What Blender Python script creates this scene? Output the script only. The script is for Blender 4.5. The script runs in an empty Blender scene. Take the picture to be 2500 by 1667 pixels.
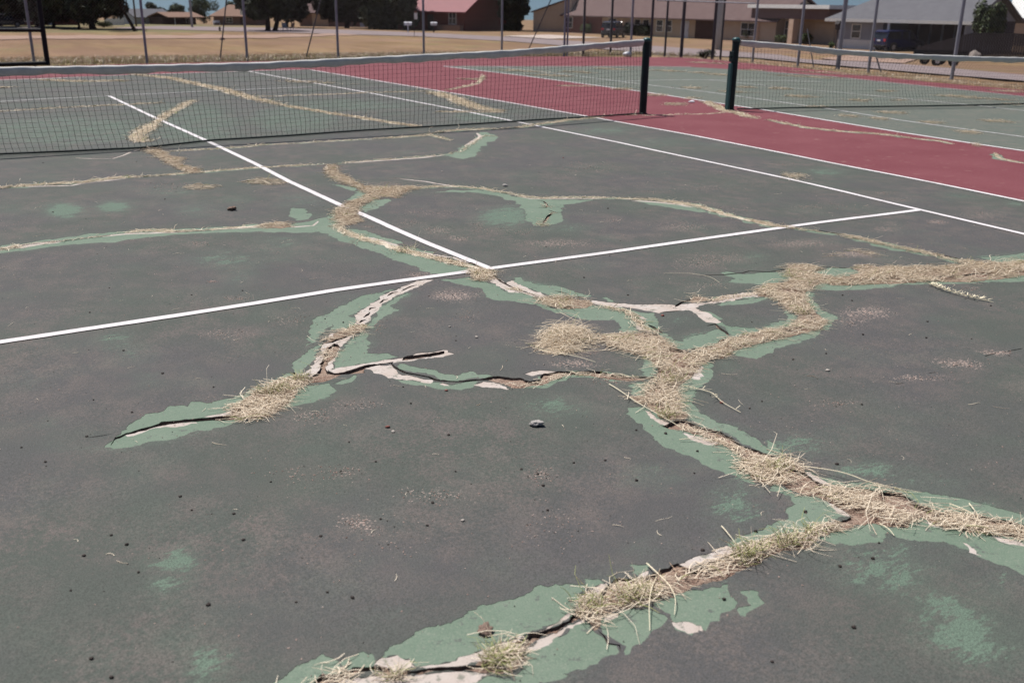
import bpy, bmesh, math, random
import numpy as np
from mathutils import Vector, Matrix, noise, kdtree
from mathutils.geometry import delaunay_2d_cdt

scene = bpy.context.scene
COL = scene.collection
random.seed(7)
RNG = np.random.default_rng(11)

# ------------------------------------------------------------------ camera
cam_d = bpy.data.cameras.new("camera")
cam = bpy.data.objects.new("camera", cam_d)
COL.objects.link(cam)
CAM = Vector((-2.8613, -11.3571, 1.5510))
yaw, pitch, roll = 0.5513, -0.3376, 0.0145
fwd = Vector((math.sin(yaw) * math.cos(pitch), math.cos(yaw) * math.cos(pitch), math.sin(pitch)))
r0 = fwd.cross(Vector((0, 0, 1))).normalized()
u0 = r0.cross(fwd)
rgt = r0 * math.cos(roll) + u0 * math.sin(roll)
upv = -r0 * math.sin(roll) + u0 * math.cos(roll)
cam.matrix_world = Matrix(((rgt.x, upv.x, -fwd.x, CAM.x), (rgt.y, upv.y, -fwd.y, CAM.y),
                           (rgt.z, upv.z, -fwd.z, CAM.z), (0, 0, 0, 1)))
cam_d.sensor_width = 36.0
cam_d.lens = 36.0 * 2346.1 / 2500.0
cam_d.clip_start = 0.05
cam_d.clip_end = 3000.0
cam_d.dof.use_dof = True
cam_d.dof.focus_distance = 5.0
cam_d.dof.aperture_fstop = 3.7
scene.camera = cam

# ------------------------------------------------------------------ world, sun, exposure
SUN_AZ = math.radians(-24.0)      # from +Y, towards +X
SUN_EL = math.radians(66.0)
world = bpy.data.worlds.new("World")
scene.world = world
world.use_nodes = True
wn = world.node_tree
wn.nodes.clear()
sky = wn.nodes.new("ShaderNodeTexSky")
sky.sky_type = 'NISHITA'
sky.sun_disc = False
sky.sun_elevation = SUN_EL
sky.sun_rotation = SUN_AZ
sky.air_density = 1.0
sky.dust_density = 0.8
sky.ozone_density = 5.0
bgn = wn.nodes.new("ShaderNodeBackground")
bgn.inputs[1].default_value = 0.052
wo = wn.nodes.new("ShaderNodeOutputWorld")
tcw = wn.nodes.new("ShaderNodeTexCoord")
mpw = wn.nodes.new("ShaderNodeVectorMath"); mpw.operation = 'ADD'
mpw.inputs[1].default_value = (0, 0, 0.10)       # land falls away beyond the houses: lower the sky's horizon with it
nmw = wn.nodes.new("ShaderNodeVectorMath"); nmw.operation = 'NORMALIZE'
wn.links.new(tcw.outputs["Generated"], mpw.inputs[0])
wn.links.new(mpw.outputs[0], nmw.inputs[0])
wn.links.new(nmw.outputs[0], sky.inputs[0])
wn.links.new(sky.outputs[0], bgn.inputs[0])
wn.links.new(bgn.outputs[0], wo.inputs[0])

to_sun = Vector((math.sin(SUN_AZ) * math.cos(SUN_EL), math.cos(SUN_AZ) * math.cos(SUN_EL), math.sin(SUN_EL)))
sun_d = bpy.data.lights.new("sun", 'SUN')
sun_d.energy = 5.0
sun_d.angle = math.radians(0.53)
sun_d.color = (1.0, 0.95, 0.895)
sun = bpy.data.objects.new("sun", sun_d)
sun.rotation_euler = (-to_sun).to_track_quat('-Z', 'Y').to_euler()
sun.location = (0, 0, 60)
COL.objects.link(sun)

scene.view_settings.view_transform = 'Standard'
scene.view_settings.look = 'None'
scene.view_settings.exposure = 0.24
scene.view_settings.gamma = 1.0
scene.view_settings.use_curve_mapping = False

# ------------------------------------------------------------------ material helpers
class NT:
    def __init__(self, name):
        self.m = bpy.data.materials.new(name)
        self.m.use_nodes = True
        self.t = self.m.node_tree
        self.t.nodes.clear()
        self.out = self.t.nodes.new("ShaderNodeOutputMaterial")
        self.b = self.t.nodes.new("ShaderNodeBsdfPrincipled")
        self.t.links.new(self.b.outputs[0], self.out.inputs[0])
        self.pos = None
    def new(self, typ, **kw):
        n = self.t.nodes.new(typ)
        for k, v in kw.items():
            setattr(n, k, v)
        return n
    def link(self, a, b):
        self.t.links.new(a, b)
    def coords(self, obj=False):
        if obj:
            return self.new("ShaderNodeTexCoord").outputs["Object"]
        if self.pos is None:
            self.pos = self.new("ShaderNodeNewGeometry").outputs["Position"]
        return self.pos
    def val(self, sock, v):
        if hasattr(v, "is_output") or isinstance(v, bpy.types.NodeSocket):
            self.link(v, sock)
        else:
            sock.default_value = v
    def noise(self, scale, detail=3, rough=0.55, stretch=None, dist=0.0, obj=False, off=(0, 0, 0), rot=0.0):
        n = self.new("ShaderNodeTexNoise")
        n.inputs["Scale"].default_value = scale
        n.inputs["Detail"].default_value = detail
        n.inputs["Roughness"].default_value = rough
        n.inputs["Distortion"].default_value = dist
        mp = self.new("ShaderNodeMapping")
        mp.inputs["Scale"].default_value = stretch or (1, 1, 1)
        mp.inputs["Location"].default_value = off
        mp.inputs["Rotation"].default_value = (0, 0, rot)
        self.link(self.coords(obj), mp.inputs["Vector"])
        self.link(mp.outputs[0], n.inputs["Vector"])
        return n.outputs["Fac"]
    def ramp(self, fac, lo, hi, a=0.0, b=1.0):
        n = self.new("ShaderNodeMapRange")
        n.clamp = True
        self.val(n.inputs[0], fac)
        n.inputs[1].default_value = lo
        n.inputs[2].default_value = hi
        n.inputs[3].default_value = a
        n.inputs[4].default_value = b
        return n.outputs[0]
    def math(self, op, a, b=0.0):
        n = self.new("ShaderNodeMath", operation=op)
        self.val(n.inputs[0], a)
        self.val(n.inputs[1], b)
        return n.outputs[0]
    def mix(self, fac, a, b):
        n = self.new("ShaderNodeMix", data_type='RGBA')
        self.val(n.inputs[0], fac)
        for s, v in ((n.inputs[6], a), (n.inputs[7], b)):
            if isinstance(v, tuple):
                s.default_value = (*v, 1.0)
            else:
                self.link(v, s)
        return n.outputs[2]
    def attr(self, name):
        n = self.new("ShaderNodeAttribute", attribute_name=name)
        return n.outputs["Fac"]
    def bump(self, h, strength, dist=0.01):
        n = self.new("ShaderNodeBump")
        n.inputs["Strength"].default_value = strength
        n.inputs["Distance"].default_value = dist
        self.link(h, n.inputs["Height"])
        self.link(n.outputs[0], self.b.inputs["Normal"])
    def done(self, color, rough=0.8, spec=0.3, metal=0.0):
        if isinstance(color, tuple):
            self.b.inputs["Base Color"].default_value = (*color, 1.0)
        else:
            self.link(color, self.b.inputs["Base Color"])
        self.val(self.b.inputs["Roughness"], rough)
        self.b.inputs["Specular IOR Level"].default_value = spec
        self.b.inputs["Metallic"].default_value = metal
        return self.m

def mottled(name, c1, c2, scale=6.0, rough=0.8, spec=0.3, bump=0.0, obj=True, metal=0.0, fine=40.0):
    n = NT(name)
    a = n.noise(scale, 4, obj=obj)
    b = n.noise(fine, 2, obj=obj)
    f = n.ramp(n.math('ADD', n.math('MULTIPLY', a, 0.65), n.math('MULTIPLY', b, 0.35)), 0.35, 0.65)
    if bump:
        n.bump(b, bump, 0.01)
    return n.done(n.mix(f, c1, c2), rough, spec, metal)

# ---- court paints
def court_paint(name, gray, warm, cool, grn, patch_gain=1.0):
    n = NT(name)
    clouds = n.noise(0.9, 3, 0.5)
    mid = n.noise(7.0, 4, 0.6, stretch=(1.0, 0.8, 1.0), rot=0.4)
    fine = n.noise(62.0, 4, 0.75)
    grain = n.noise(230.0, 2, 0.6)
    c = n.mix(n.ramp(clouds, 0.4, 0.6), gray, cool)
    wf = n.ramp(n.math('ADD', n.math('MULTIPLY', mid, 0.42), n.math('MULTIPLY', fine, 0.58)), 0.455, 0.575, 0.0, 1.0)
    wf = n.math('MULTIPLY', wf, n.math('MULTIPLY', n.ramp(n.noise(1.7, 4, 0.6, off=(1, 5, 0)), 0.36, 0.60, 0.15, 1.0), n.attr('wr')))
    c = n.mix(wf, c, warm)
    # faint film of old green showing through
    gf = n.ramp(n.noise(2.3, 4, 0.6, off=(3, 8, 0)), 0.5, 0.78, 0.0, 0.42)
    c = n.mix(n.math('MULTIPLY', gf, n.ramp(fine, 0.3, 0.6)), c, tuple(0.55 * a + 0.45 * b for a, b in zip(grn, gray)))
    # worn patches where the bright green undercoat shows
    gp = n.attr("gp")
    nz = n.math('ADD', n.math('MULTIPLY', n.noise(9.0, 6, 0.72, stretch=(0.6, 1.5, 1), rot=0.5, dist=0.6), 0.50),
                n.math('MULTIPLY', n.noise(60.0, 4, 0.75, stretch=(0.55, 1.5, 1), rot=0.5), 0.50))
    th = n.math('ADD', n.math('MULTIPLY', gp, 0.39 * patch_gain), nz)
    pf = n.ramp(th, 0.715, 0.765, 0.0, 0.9)
    haze = n.ramp(th, 0.50, 0.80, 0.0, 0.34)
    c = n.mix(n.math('MULTIPLY', haze, n.ramp(gp, 0.02, 0.25)), c, tuple(0.7 * a + 0.3 * b for a, b in zip(grn, gray)))
    c = n.mix(n.math('MULTIPLY', pf, n.ramp(gp, 0.02, 0.15)), c, grn)
    # exposed aggregate: pale pinkish crumbs
    pk = n.attr("pk")
    v = n.math('ADD', n.noise(95.0, 2, 0.6, off=(5, 1, 0)), n.math('MULTIPLY', pk, 0.34))
    c = n.mix(n.math('MULTIPLY', n.ramp(pk, 0.02, 0.6, 0, 0.13), n.ramp(mid, 0.3, 0.6)), c, (0.21, 0.155, 0.14))
    c = n.mix(n.ramp(v, 0.76, 0.79, 0, 0.9), c, (0.40, 0.31, 0.27))
    # fine grain and little dark pits
    c = n.mix(n.ramp(grain, 0.38, 0.58, 0.62, 0.0), c, tuple(0.45 * a for a in gray))
    c = n.mix(n.ramp(n.noise(130.0, 2, 0.5, off=(9, 2, 0)), 0.70, 0.76, 0, 0.7), c, (0.02, 0.02, 0.02))
    h = n.math('ADD', n.math('MULTIPLY', grain, 0.5), n.math('MULTIPLY', fine, 0.5))
    n.bump(h, 0.55, 0.005)
    return n.done(c, 0.82, 0.28)

GRN = (0.130, 0.188, 0.142)
M = {}
M['court'] = court_paint("court_paint_dark", (0.078, 0.088, 0.077), (0.140, 0.118, 0.110), (0.086, 0.083, 0.085), GRN)
M['courtb'] = court_paint("court_paint_pale", (0.112, 0.130, 0.110), (0.175, 0.165, 0.14), (0.108, 0.128, 0.110), (0.155, 0.20, 0.155))
n = NT("court_paint_red")
a = n.noise(1.3, 4); b = n.noise(45, 3); e = n.noise(230, 2)
c = n.mix(n.ramp(a, 0.35, 0.7), (0.150, 0.032, 0.042), (0.182, 0.050, 0.060))
c = n.mix(n.ramp(b, 0.45, 0.75, 0, 0.5), c, (0.205, 0.085, 0.088))
c = n.mix(n.ramp(n.noise(7, 4, off=(4, 4, 0)), 0.62, 0.8, 0, 0.6), c, (0.36, 0.22, 0.19))
c = n.mix(n.ramp(e, 0.35, 0.6, 0.4, 0), c, (0.09, 0.03, 0.035))
n.bump(e, 0.3, 0.004)
M['red'] = n.done(c, 0.8, 0.3)
n = NT("green_undercoat")
a = n.noise(3.0, 4); b = n.noise(38, 4, 0.65); e = n.noise(260, 2)
c = n.mix(n.ramp(a, 0.35, 0.7), (0.130, 0.180, 0.132), (0.164, 0.210, 0.160))
c = n.mix(n.ramp(b, 0.5, 0.75, 0, 0.35), c, (0.21, 0.235, 0.19))
fl = n.math('ADD', n.noise(19, 6, 0.75, off=(2, 7, 0)), n.math('MULTIPLY', n.attr('ge'), 0.055))
c = n.mix(n.ramp(fl, 0.605, 0.645, 0, 0.85), c, (0.098, 0.104, 0.095))
c = n.mix(n.ramp(n.noise(110, 4, 0.7, off=(6, 1, 0)), 0.56, 0.68, 0, 0.6), c, (0.25, 0.265, 0.215))
c = n.mix(n.ramp(e, 0.36, 0.58, 0.4, 0), c, (0.06, 0.10, 0.075))
n.bump(e, 0.2, 0.003)
M['green'] = n.done(c, 0.75, 0.3)
n = NT("white_base_coat")
a = n.noise(9.0, 4); b = n.noise(60, 4, 0.7); e = n.noise(200, 3)
c = n.mix(n.ramp(a, 0.35, 0.68), (0.47, 0.425, 0.395), (0.40, 0.335, 0.29))
c = n.mix(n.ramp(b, 0.52, 0.72, 0, 0.6), c, (0.40, 0.34, 0.31))
c = n.mix(n.ramp(e, 0.58, 0.72, 0, 0.5), c, (0.27, 0.225, 0.205))
c = n.mix(n.ramp(n.noise(23, 6, 0.8, off=(8, 3, 0)), 0.55, 0.61, 0, 0.85), c, (0.17, 0.175, 0.145))
n.bump(b, 0.5, 0.006)
M['white'] = n.done(c, 0.85, 0.2)
n = NT("crack_soil")
a = n.noise(16.0, 4); b = n.noise(90, 4, 0.7)
c = n.mix(n.ramp(a, 0.35, 0.65), (0.30, 0.200, 0.155), (0.40, 0.30, 0.24))
c = n.mix(n.ramp(b, 0.5, 0.7), c, (0.15, 0.10, 0.078))
n.bump(b, 0.9, 0.02)
M['soil'] = n.done(c, 0.95, 0.1)
M['wall'] = mottled("broken_asphalt", (0.06, 0.052, 0.048), (0.15, 0.125, 0.11), 30, 0.9, 0.2, 0.6, obj=False, fine=120)
n = NT("line_paint")
a = n.noise(30.0, 4, 0.6); b = n.noise(170, 3, 0.7)
c = n.mix(n.ramp(a, 0.4, 0.7), (0.66, 0.63, 0.645), (0.58, 0.55, 0.56))
c = n.mix(n.ramp(b, 0.60, 0.72, 0, 0.6), c, (0.30, 0.29, 0.28))
c = n.mix(n.ramp(n.noise(42, 5, 0.78, off=(3, 6, 0)), 0.635, 0.67, 0, 0.9), c, (0.12, 0.125, 0.115))
c = n.mix(n.ramp(n.noise(1.9, 5, 0.7), 0.45, 0.65, 0, 0.45), c, (0.40, 0.385, 0.37))
n.bump(b, 0.25, 0.003)
M['line'] = n.done(c, 0.7, 0.3)
n = NT("line_paint_worn")
a = n.noise(9.0, 4, 0.6); b = n.noise(60, 3, 0.7)
c = n.mix(n.ramp(a, 0.4, 0.65), (0.42, 0.42, 0.42), (0.27, 0.28, 0.27))
M['line_worn'] = n.done(n.mix(n.ramp(b, 0.5, 0.7, 0, 0.6), c, (0.2, 0.2, 0.19)), 0.8, 0.2)
n = NT("chaff_dust")
a = n.noise(25, 5, 0.7); b = n.noise(120, 3, 0.7)
c = n.mix(n.ramp(a, 0.4, 0.62), (0.62, 0.56, 0.47), (0.46, 0.395, 0.315))
c = n.mix(n.ramp(n.noise(9, 4, 0.7, off=(4, 2, 0)), 0.52, 0.60, 0, 0.8), c, (0.17, 0.21, 0.165))
c = n.mix(n.ramp(b, 0.5, 0.7, 0, 0.5), c, (0.52, 0.45, 0.34))
M['chaff'] = n.done(c, 0.95, 0.1)
n = NT("soil_litter")
a = n.noise(20, 5, 0.7); b = n.noise(110, 4, 0.75)
c = n.mix(n.ramp(a, 0.4, 0.62), (0.29, 0.215, 0.165), (0.215, 0.15, 0.115))
c = n.mix(n.ramp(b, 0.52, 0.62, 0, 0.8), c, (0.47, 0.39, 0.285))
c = n.mix(n.ramp(n.noise(75, 3, 0.7, off=(3, 3, 0)), 0.56, 0.66, 0, 0.7), c, (0.10, 0.07, 0.055))
n.bump(b, 0.8, 0.01)
M['litter'] = n.done(c, 0.95, 0.1)
n = NT("straw")
t = n.attr("tone")
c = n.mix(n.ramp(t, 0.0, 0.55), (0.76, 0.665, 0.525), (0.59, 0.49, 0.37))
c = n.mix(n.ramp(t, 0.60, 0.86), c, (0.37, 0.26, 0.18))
c = n.mix(n.ramp(t, 0.90, 0.93), c, (0.30, 0.32, 0.12))
M['straw'] = n.done(c, 0.6, 0.35)
n = NT("pale_straw")
t = n.attr("tone")
c = n.mix(n.ramp(t, 0.0, 1.0), (0.82, 0.74, 0.55), (0.70, 0.60, 0.42))
M['straw2'] = n.done(c, 0.55, 0.35)

# ------------------------------------------------------------------ surveyed court damage (centimetres on the court plane)
GREEN=[[(-246,-787),(-245,-783),(-240,-777),(-236,-774),(-233,-768),(-227,-763),(-222,-764),(-216,-761),(-211,-764),(-208,-760),(-201,-763),(-193,-763),(-187,-761),(-181,-758),(-169,-752),(-165,-747),(-161,-751),(-159,-755),(-156,-759),(-164,-766),(-158,-767),(-151,-767),(-152,-776),(-157,-781),(-164,-783),(-170,-784),(-176,-785),(-180,-783),(-189,-784),(-200,-789),(-208,-790),(-216,-790),(-224,-793),(-231,-791),(-238,-791),(-243,-789)],[(-152,-767),(-146,-766),(-137,-763),(-141,-769),(-147,-770),(-151,-768)],[(-123,-718),(-113,-712),(-111,-715),(-117,-728),(-121,-739),(-118,-743),(-116,-746),(-113,-752),(-122,-753),(-135,-752),(-144,-752),(-139,-740),(-135,-734)],[(-108,-705),(-104,-707),(-99,-700),(-94,-692),(-81,-686),(-81,-677),(-63,-659),(-75,-666),(-88,-677),(-99,-692)],[(-133,-689),(-127,-681),(-118,-674),(-108,-666),(-93,-656),(-79,-652),(-64,-648),(-74,-655),(-85,-665),(-91,-670),(-106,-683),(-108,-692),(-115,-701),(-127,-703),(-122,-691),(-130,-703),(-137,-712),(-143,-718),(-138,-707),(-135,-695)],[(-160,-742),(-154,-733),(-148,-726),(-143,-720),(-136,-717),(-145,-733),(-150,-740),(-154,-746),(-159,-751),(-161,-747)],[(-115,-760),(-112,-762),(-112,-766),(-105,-774),(-104,-781),(-99,-786),(-93,-784),(-91,-790),(-84,-795),(-89,-795),(-96,-794),(-104,-792),(-109,-786),(-110,-781),(-115,-773),(-118,-767)],[(-125,-777),(-121,-780),(-118,-784),(-111,-790),(-107,-795),(-102,-795),(-95,-797),(-100,-802),(-106,-802),(-110,-799),(-115,-793),(-122,-787),(-125,-781)],[(-30,-486),(-23,-495),(-16,-527),(-12,-542),(-13,-550),(-22,-550),(-23,-532),(-28,-520),(-32,-505)],[(-251,-434),(-228,-432),(-199,-425),(-185,-427),(-168,-428),(-85,-448),(-65,-458),(-36,-447),(-21,-445),(-32,-478),(-39,-501),(-36,-516),(-34,-535),(-32,-553),(-28,-567),(-24,-585),(-15,-605),(-15,-615),(-11,-625),(-9,-635),(-12,-637),(-33,-633),(-34,-631),(-35,-614),(-38,-593),(-40,-580),(-39,-571),(-43,-556),(-45,-542),(-44,-536),(-49,-523),(-50,-504),(-52,-489),(-68,-485),(-84,-475),(-92,-470),(-113,-461),(-145,-454),(-177,-454),(-183,-460),(-199,-456),(-214,-452),(-230,-455),(-242,-457),(-253,-458)],[(-45,-404),(-37,-396),(-33,-416),(-36,-431),(-40,-440),(-45,-445),(-54,-446),(-53,-433),(-47,-414)],[(-34,-645),(-24,-645),(-16,-647),(-19,-657),(-13,-660),(-12,-676),(-11,-688),(-7,-690),(-5,-703),(-7,-723),(-1,-730),(11,-731),(15,-736),(21,-742),(22,-754),(17,-767),(7,-779),(1,-775),(8,-759),(5,-756),(-3,-750),(-6,-741),(-11,-730),(-14,-714),(-18,-708),(-20,-702),(-28,-696),(-29,-689),(-24,-673),(-27,-665),(-30,-660)],[(5,-661),(9,-663),(8,-672),(10,-680),(17,-687),(20,-697),(22,-707),(26,-716),(21,-717),(15,-711),(5,-706),(2,-699),(1,-683),(1,-670)],[(28,-721),(31,-721),(31,-725),(29,-730),(29,-733),(25,-730)],[(26,-748),(30,-753),(35,-758),(28,-770),(21,-781),(17,-789),(16,-798),(17,-802),(21,-798),(35,-796),(46,-795),(45,-803),(40,-809),(33,-812),(26,-813),(17,-812),(10,-810),(8,-802),(11,-790),(15,-786),(16,-776),(21,-766),(23,-757)],[(61,-778),(55,-788),(53,-794),(58,-798),(64,-803),(65,-807),(70,-803),(74,-803),(77,-800),(85,-802),(86,-805),(95,-794),(101,-789),(97,-800),(92,-806),(82,-810),(73,-811),(67,-810),(54,-809),(45,-809),(46,-803),(49,-794),(53,-786)],[(74,-763),(89,-762),(102,-764),(111,-766),(112,-772),(108,-773),(108,-769),(93,-770),(83,-769),(77,-767)],[(-20,-816),(-13,-810),(-11,-815),(-15,-823),(-20,-828),(-28,-831),(-25,-825)],[(-39,-833),(-33,-833),(-27,-836),(-35,-845),(-45,-848),(-46,-842)],[(11,-831),(8,-828),(2,-831),(-9,-838),(-18,-842),(-30,-851),(-40,-865),(-43,-874),(-43,-882),(-38,-890),(-39,-901),(-38,-913),(-35,-918),(-37,-930),(-33,-921),(-29,-904),(-33,-908),(-32,-897),(-32,-887),(-34,-881),(-34,-871),(-28,-861),(-19,-852),(-7,-847),(3,-839)],[(-56,-852),(-50,-855),(-50,-863),(-53,-871),(-55,-877),(-52,-881),(-49,-888),(-47,-894),(-47,-902),(-48,-910),(-51,-913),(-55,-920),(-58,-928),(-59,-927),(-60,-923),(-62,-915),(-64,-908),(-65,-901),(-67,-891),(-66,-882),(-64,-875),(-62,-867),(-60,-859)],[(-36,-929),(-33,-936),(-32,-944),(-26,-944),(-23,-947),(-22,-951),(-20,-955),(-13,-960),(-8,-966),(-4,-971),(-2,-978),(0,-984),(3,-990),(-3,-993),(-8,-984),(-14,-978),(-19,-974),(-22,-968),(-21,-962),(-23,-955),(-28,-950),(-34,-946),(-38,-941),(-39,-936)],[(-77,-949),(-76,-950),(-72,-950),(-68,-950),(-63,-946),(-58,-945),(-55,-939),(-58,-933),(-56,-931),(-52,-933),(-51,-939),(-49,-944),(-47,-946),(-48,-953),(-48,-958),(-55,-959),(-65,-958),(-74,-958),(-81,-955),(-87,-955),(-92,-955),(-96,-953),(-94,-951),(-89,-952),(-85,-950),(-80,-951)],[(-68,-964),(-61,-963),(-55,-964),(-46,-965),(-42,-970),(-39,-973),(-33,-971),(-27,-971),(-28,-978),(-23,-984),(-19,-990),(-15,-1000),(-31,-1011),(-32,-1002),(-34,-996),(-33,-991),(-35,-986),(-36,-983),(-39,-981),(-44,-977),(-47,-973),(-52,-974),(-58,-973),(-63,-971),(-66,-967)],[(-166,-942),(-163,-942),(-157,-941),(-150,-944),(-145,-947),(-144,-945),(-140,-947),(-140,-949),(-144,-949),(-145,-948),(-149,-951),(-151,-954),(-155,-957),(-162,-958),(-170,-958),(-175,-958),(-182,-958),(-190,-958),(-199,-956),(-202,-955),(-202,-952),(-204,-949),(-208,-949),(-206,-945),(-203,-944),(-198,-943),(-196,-942),(-193,-943),(-188,-944),(-182,-943),(-181,-942),(-176,-941),(-171,-942)],[(-126,-946),(-123,-947),(-125,-950),(-127,-951),(-130,-952),(-129,-949)],[(-183,-970),(-179,-968),(-175,-964),(-168,-964),(-164,-963),(-159,-961),(-154,-961),(-154,-964),(-154,-966),(-154,-970),(-155,-972),(-153,-974),(-155,-977),(-162,-977),(-167,-977),(-171,-975),(-173,-977),(-178,-976),(-186,-976),(-202,-970),(-197,-967),(-189,-967)],[(-153,-965),(-151,-964),(-146,-964),(-142,-963),(-137,-965),(-135,-969),(-135,-971),(-138,-973),(-143,-974),(-147,-977),(-151,-978),(-154,-978),(-152,-976),(-153,-973),(-154,-971)],[(-133,-964),(-128,-964),(-121,-965),(-115,-966),(-110,-968),(-113,-972),(-112,-973),(-117,-978),(-121,-978),(-123,-980),(-130,-980),(-131,-979),(-134,-980),(-136,-977),(-136,-974),(-134,-972),(-133,-968),(-135,-966)],[(-117,-979),(-114,-977),(-111,-979),(-109,-975),(-109,-972),(-106,-974),(-106,-977),(-108,-980),(-112,-980),(-117,-980)],[(-235,-943),(-232,-942),(-226,-942),(-221,-943),(-222,-945),(-224,-946),(-226,-948),(-229,-951),(-239,-946)],[(-217,-944),(-215,-943),(-212,-942),(-210,-944),(-210,-946),(-210,-948),(-212,-949),(-215,-947),(-217,-947)],[(124,-711),(132,-713),(136,-721),(152,-726),(161,-729),(168,-731),(162,-738),(149,-747),(137,-747),(131,-747),(120,-737),(114,-730),(123,-726)],[(178,-738),(193,-736),(207,-744),(205,-755),(190,-757),(176,-753),(174,-748)],[(147,-766),(162,-757),(169,-765),(193,-775),(220,-783),(250,-799),(299,-809),(282,-819),(262,-809),(245,-803),(227,-796),(204,-785),(187,-784),(171,-782),(157,-775),(151,-770)],[(127,-777),(142,-766),(141,-773),(126,-785),(118,-798),(116,-811),(110,-815),(96,-823),(89,-824),(80,-828),(66,-831),(59,-829),(49,-832),(43,-834),(33,-836),(28,-831),(26,-825),(39,-821),(56,-820),(84,-821),(97,-818),(103,-814),(112,-800),(117,-789)],[(88,-391),(108,-390),(128,-401),(139,-417),(141,-438),(151,-453),(161,-468),(181,-478),(195,-485),(176,-489),(158,-492),(147,-504),(132,-530),(120,-545),(106,-548),(98,-544),(99,-529),(108,-512),(126,-475),(130,-455),(128,-435),(123,-411)],[(220,-505),(235,-516),(242,-532),(246,-552),(246,-570),(235,-564),(228,-540),(221,-524)],[(11,-391),(29,-361),(38,-351),(35,-371),(29,-387),(11,-403)],[(28,-313),(34,-328),(36,-347),(29,-355),(25,-334)],[(14,-417),(29,-400),(43,-402),(32,-420),(14,-435),(4,-441),(5,-424)],[(-21,-445),(-9,-434),(-13,-420),(-22,-433),(-27,-447)],[(199,-203),(224,-188),(243,-163),(278,-119),(309,-80),(328,-47),(334,-57),(331,-91),(312,-122),(292,-138),(270,-164),(242,-196),(222,-229),(202,-235),(197,-223)],[(306,-768),(355,-776),(403,-778),(451,-791),(499,-807),(496,-820),(446,-815),(395,-814),(344,-825),(293,-829)],[(-4,-980),(12,-1017),(22,-1057),(38,-1094),(59,-1128),(55,-1131),(30,-1099),(10,-1065),(-3,-1028),(-24,-994)],[(-238,-452),(-296,-470),(-354,-483),(-415,-483),(-475,-491),(-532,-510),(-533,-507),(-477,-485),(-418,-474),(-359,-471),(-301,-455),(-245,-434)],[(-214,-959),(-239,-963),(-264,-961),(-290,-958),(-315,-961),(-316,-957),(-292,-949),(-267,-948),(-243,-946),(-219,-938)]]
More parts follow.
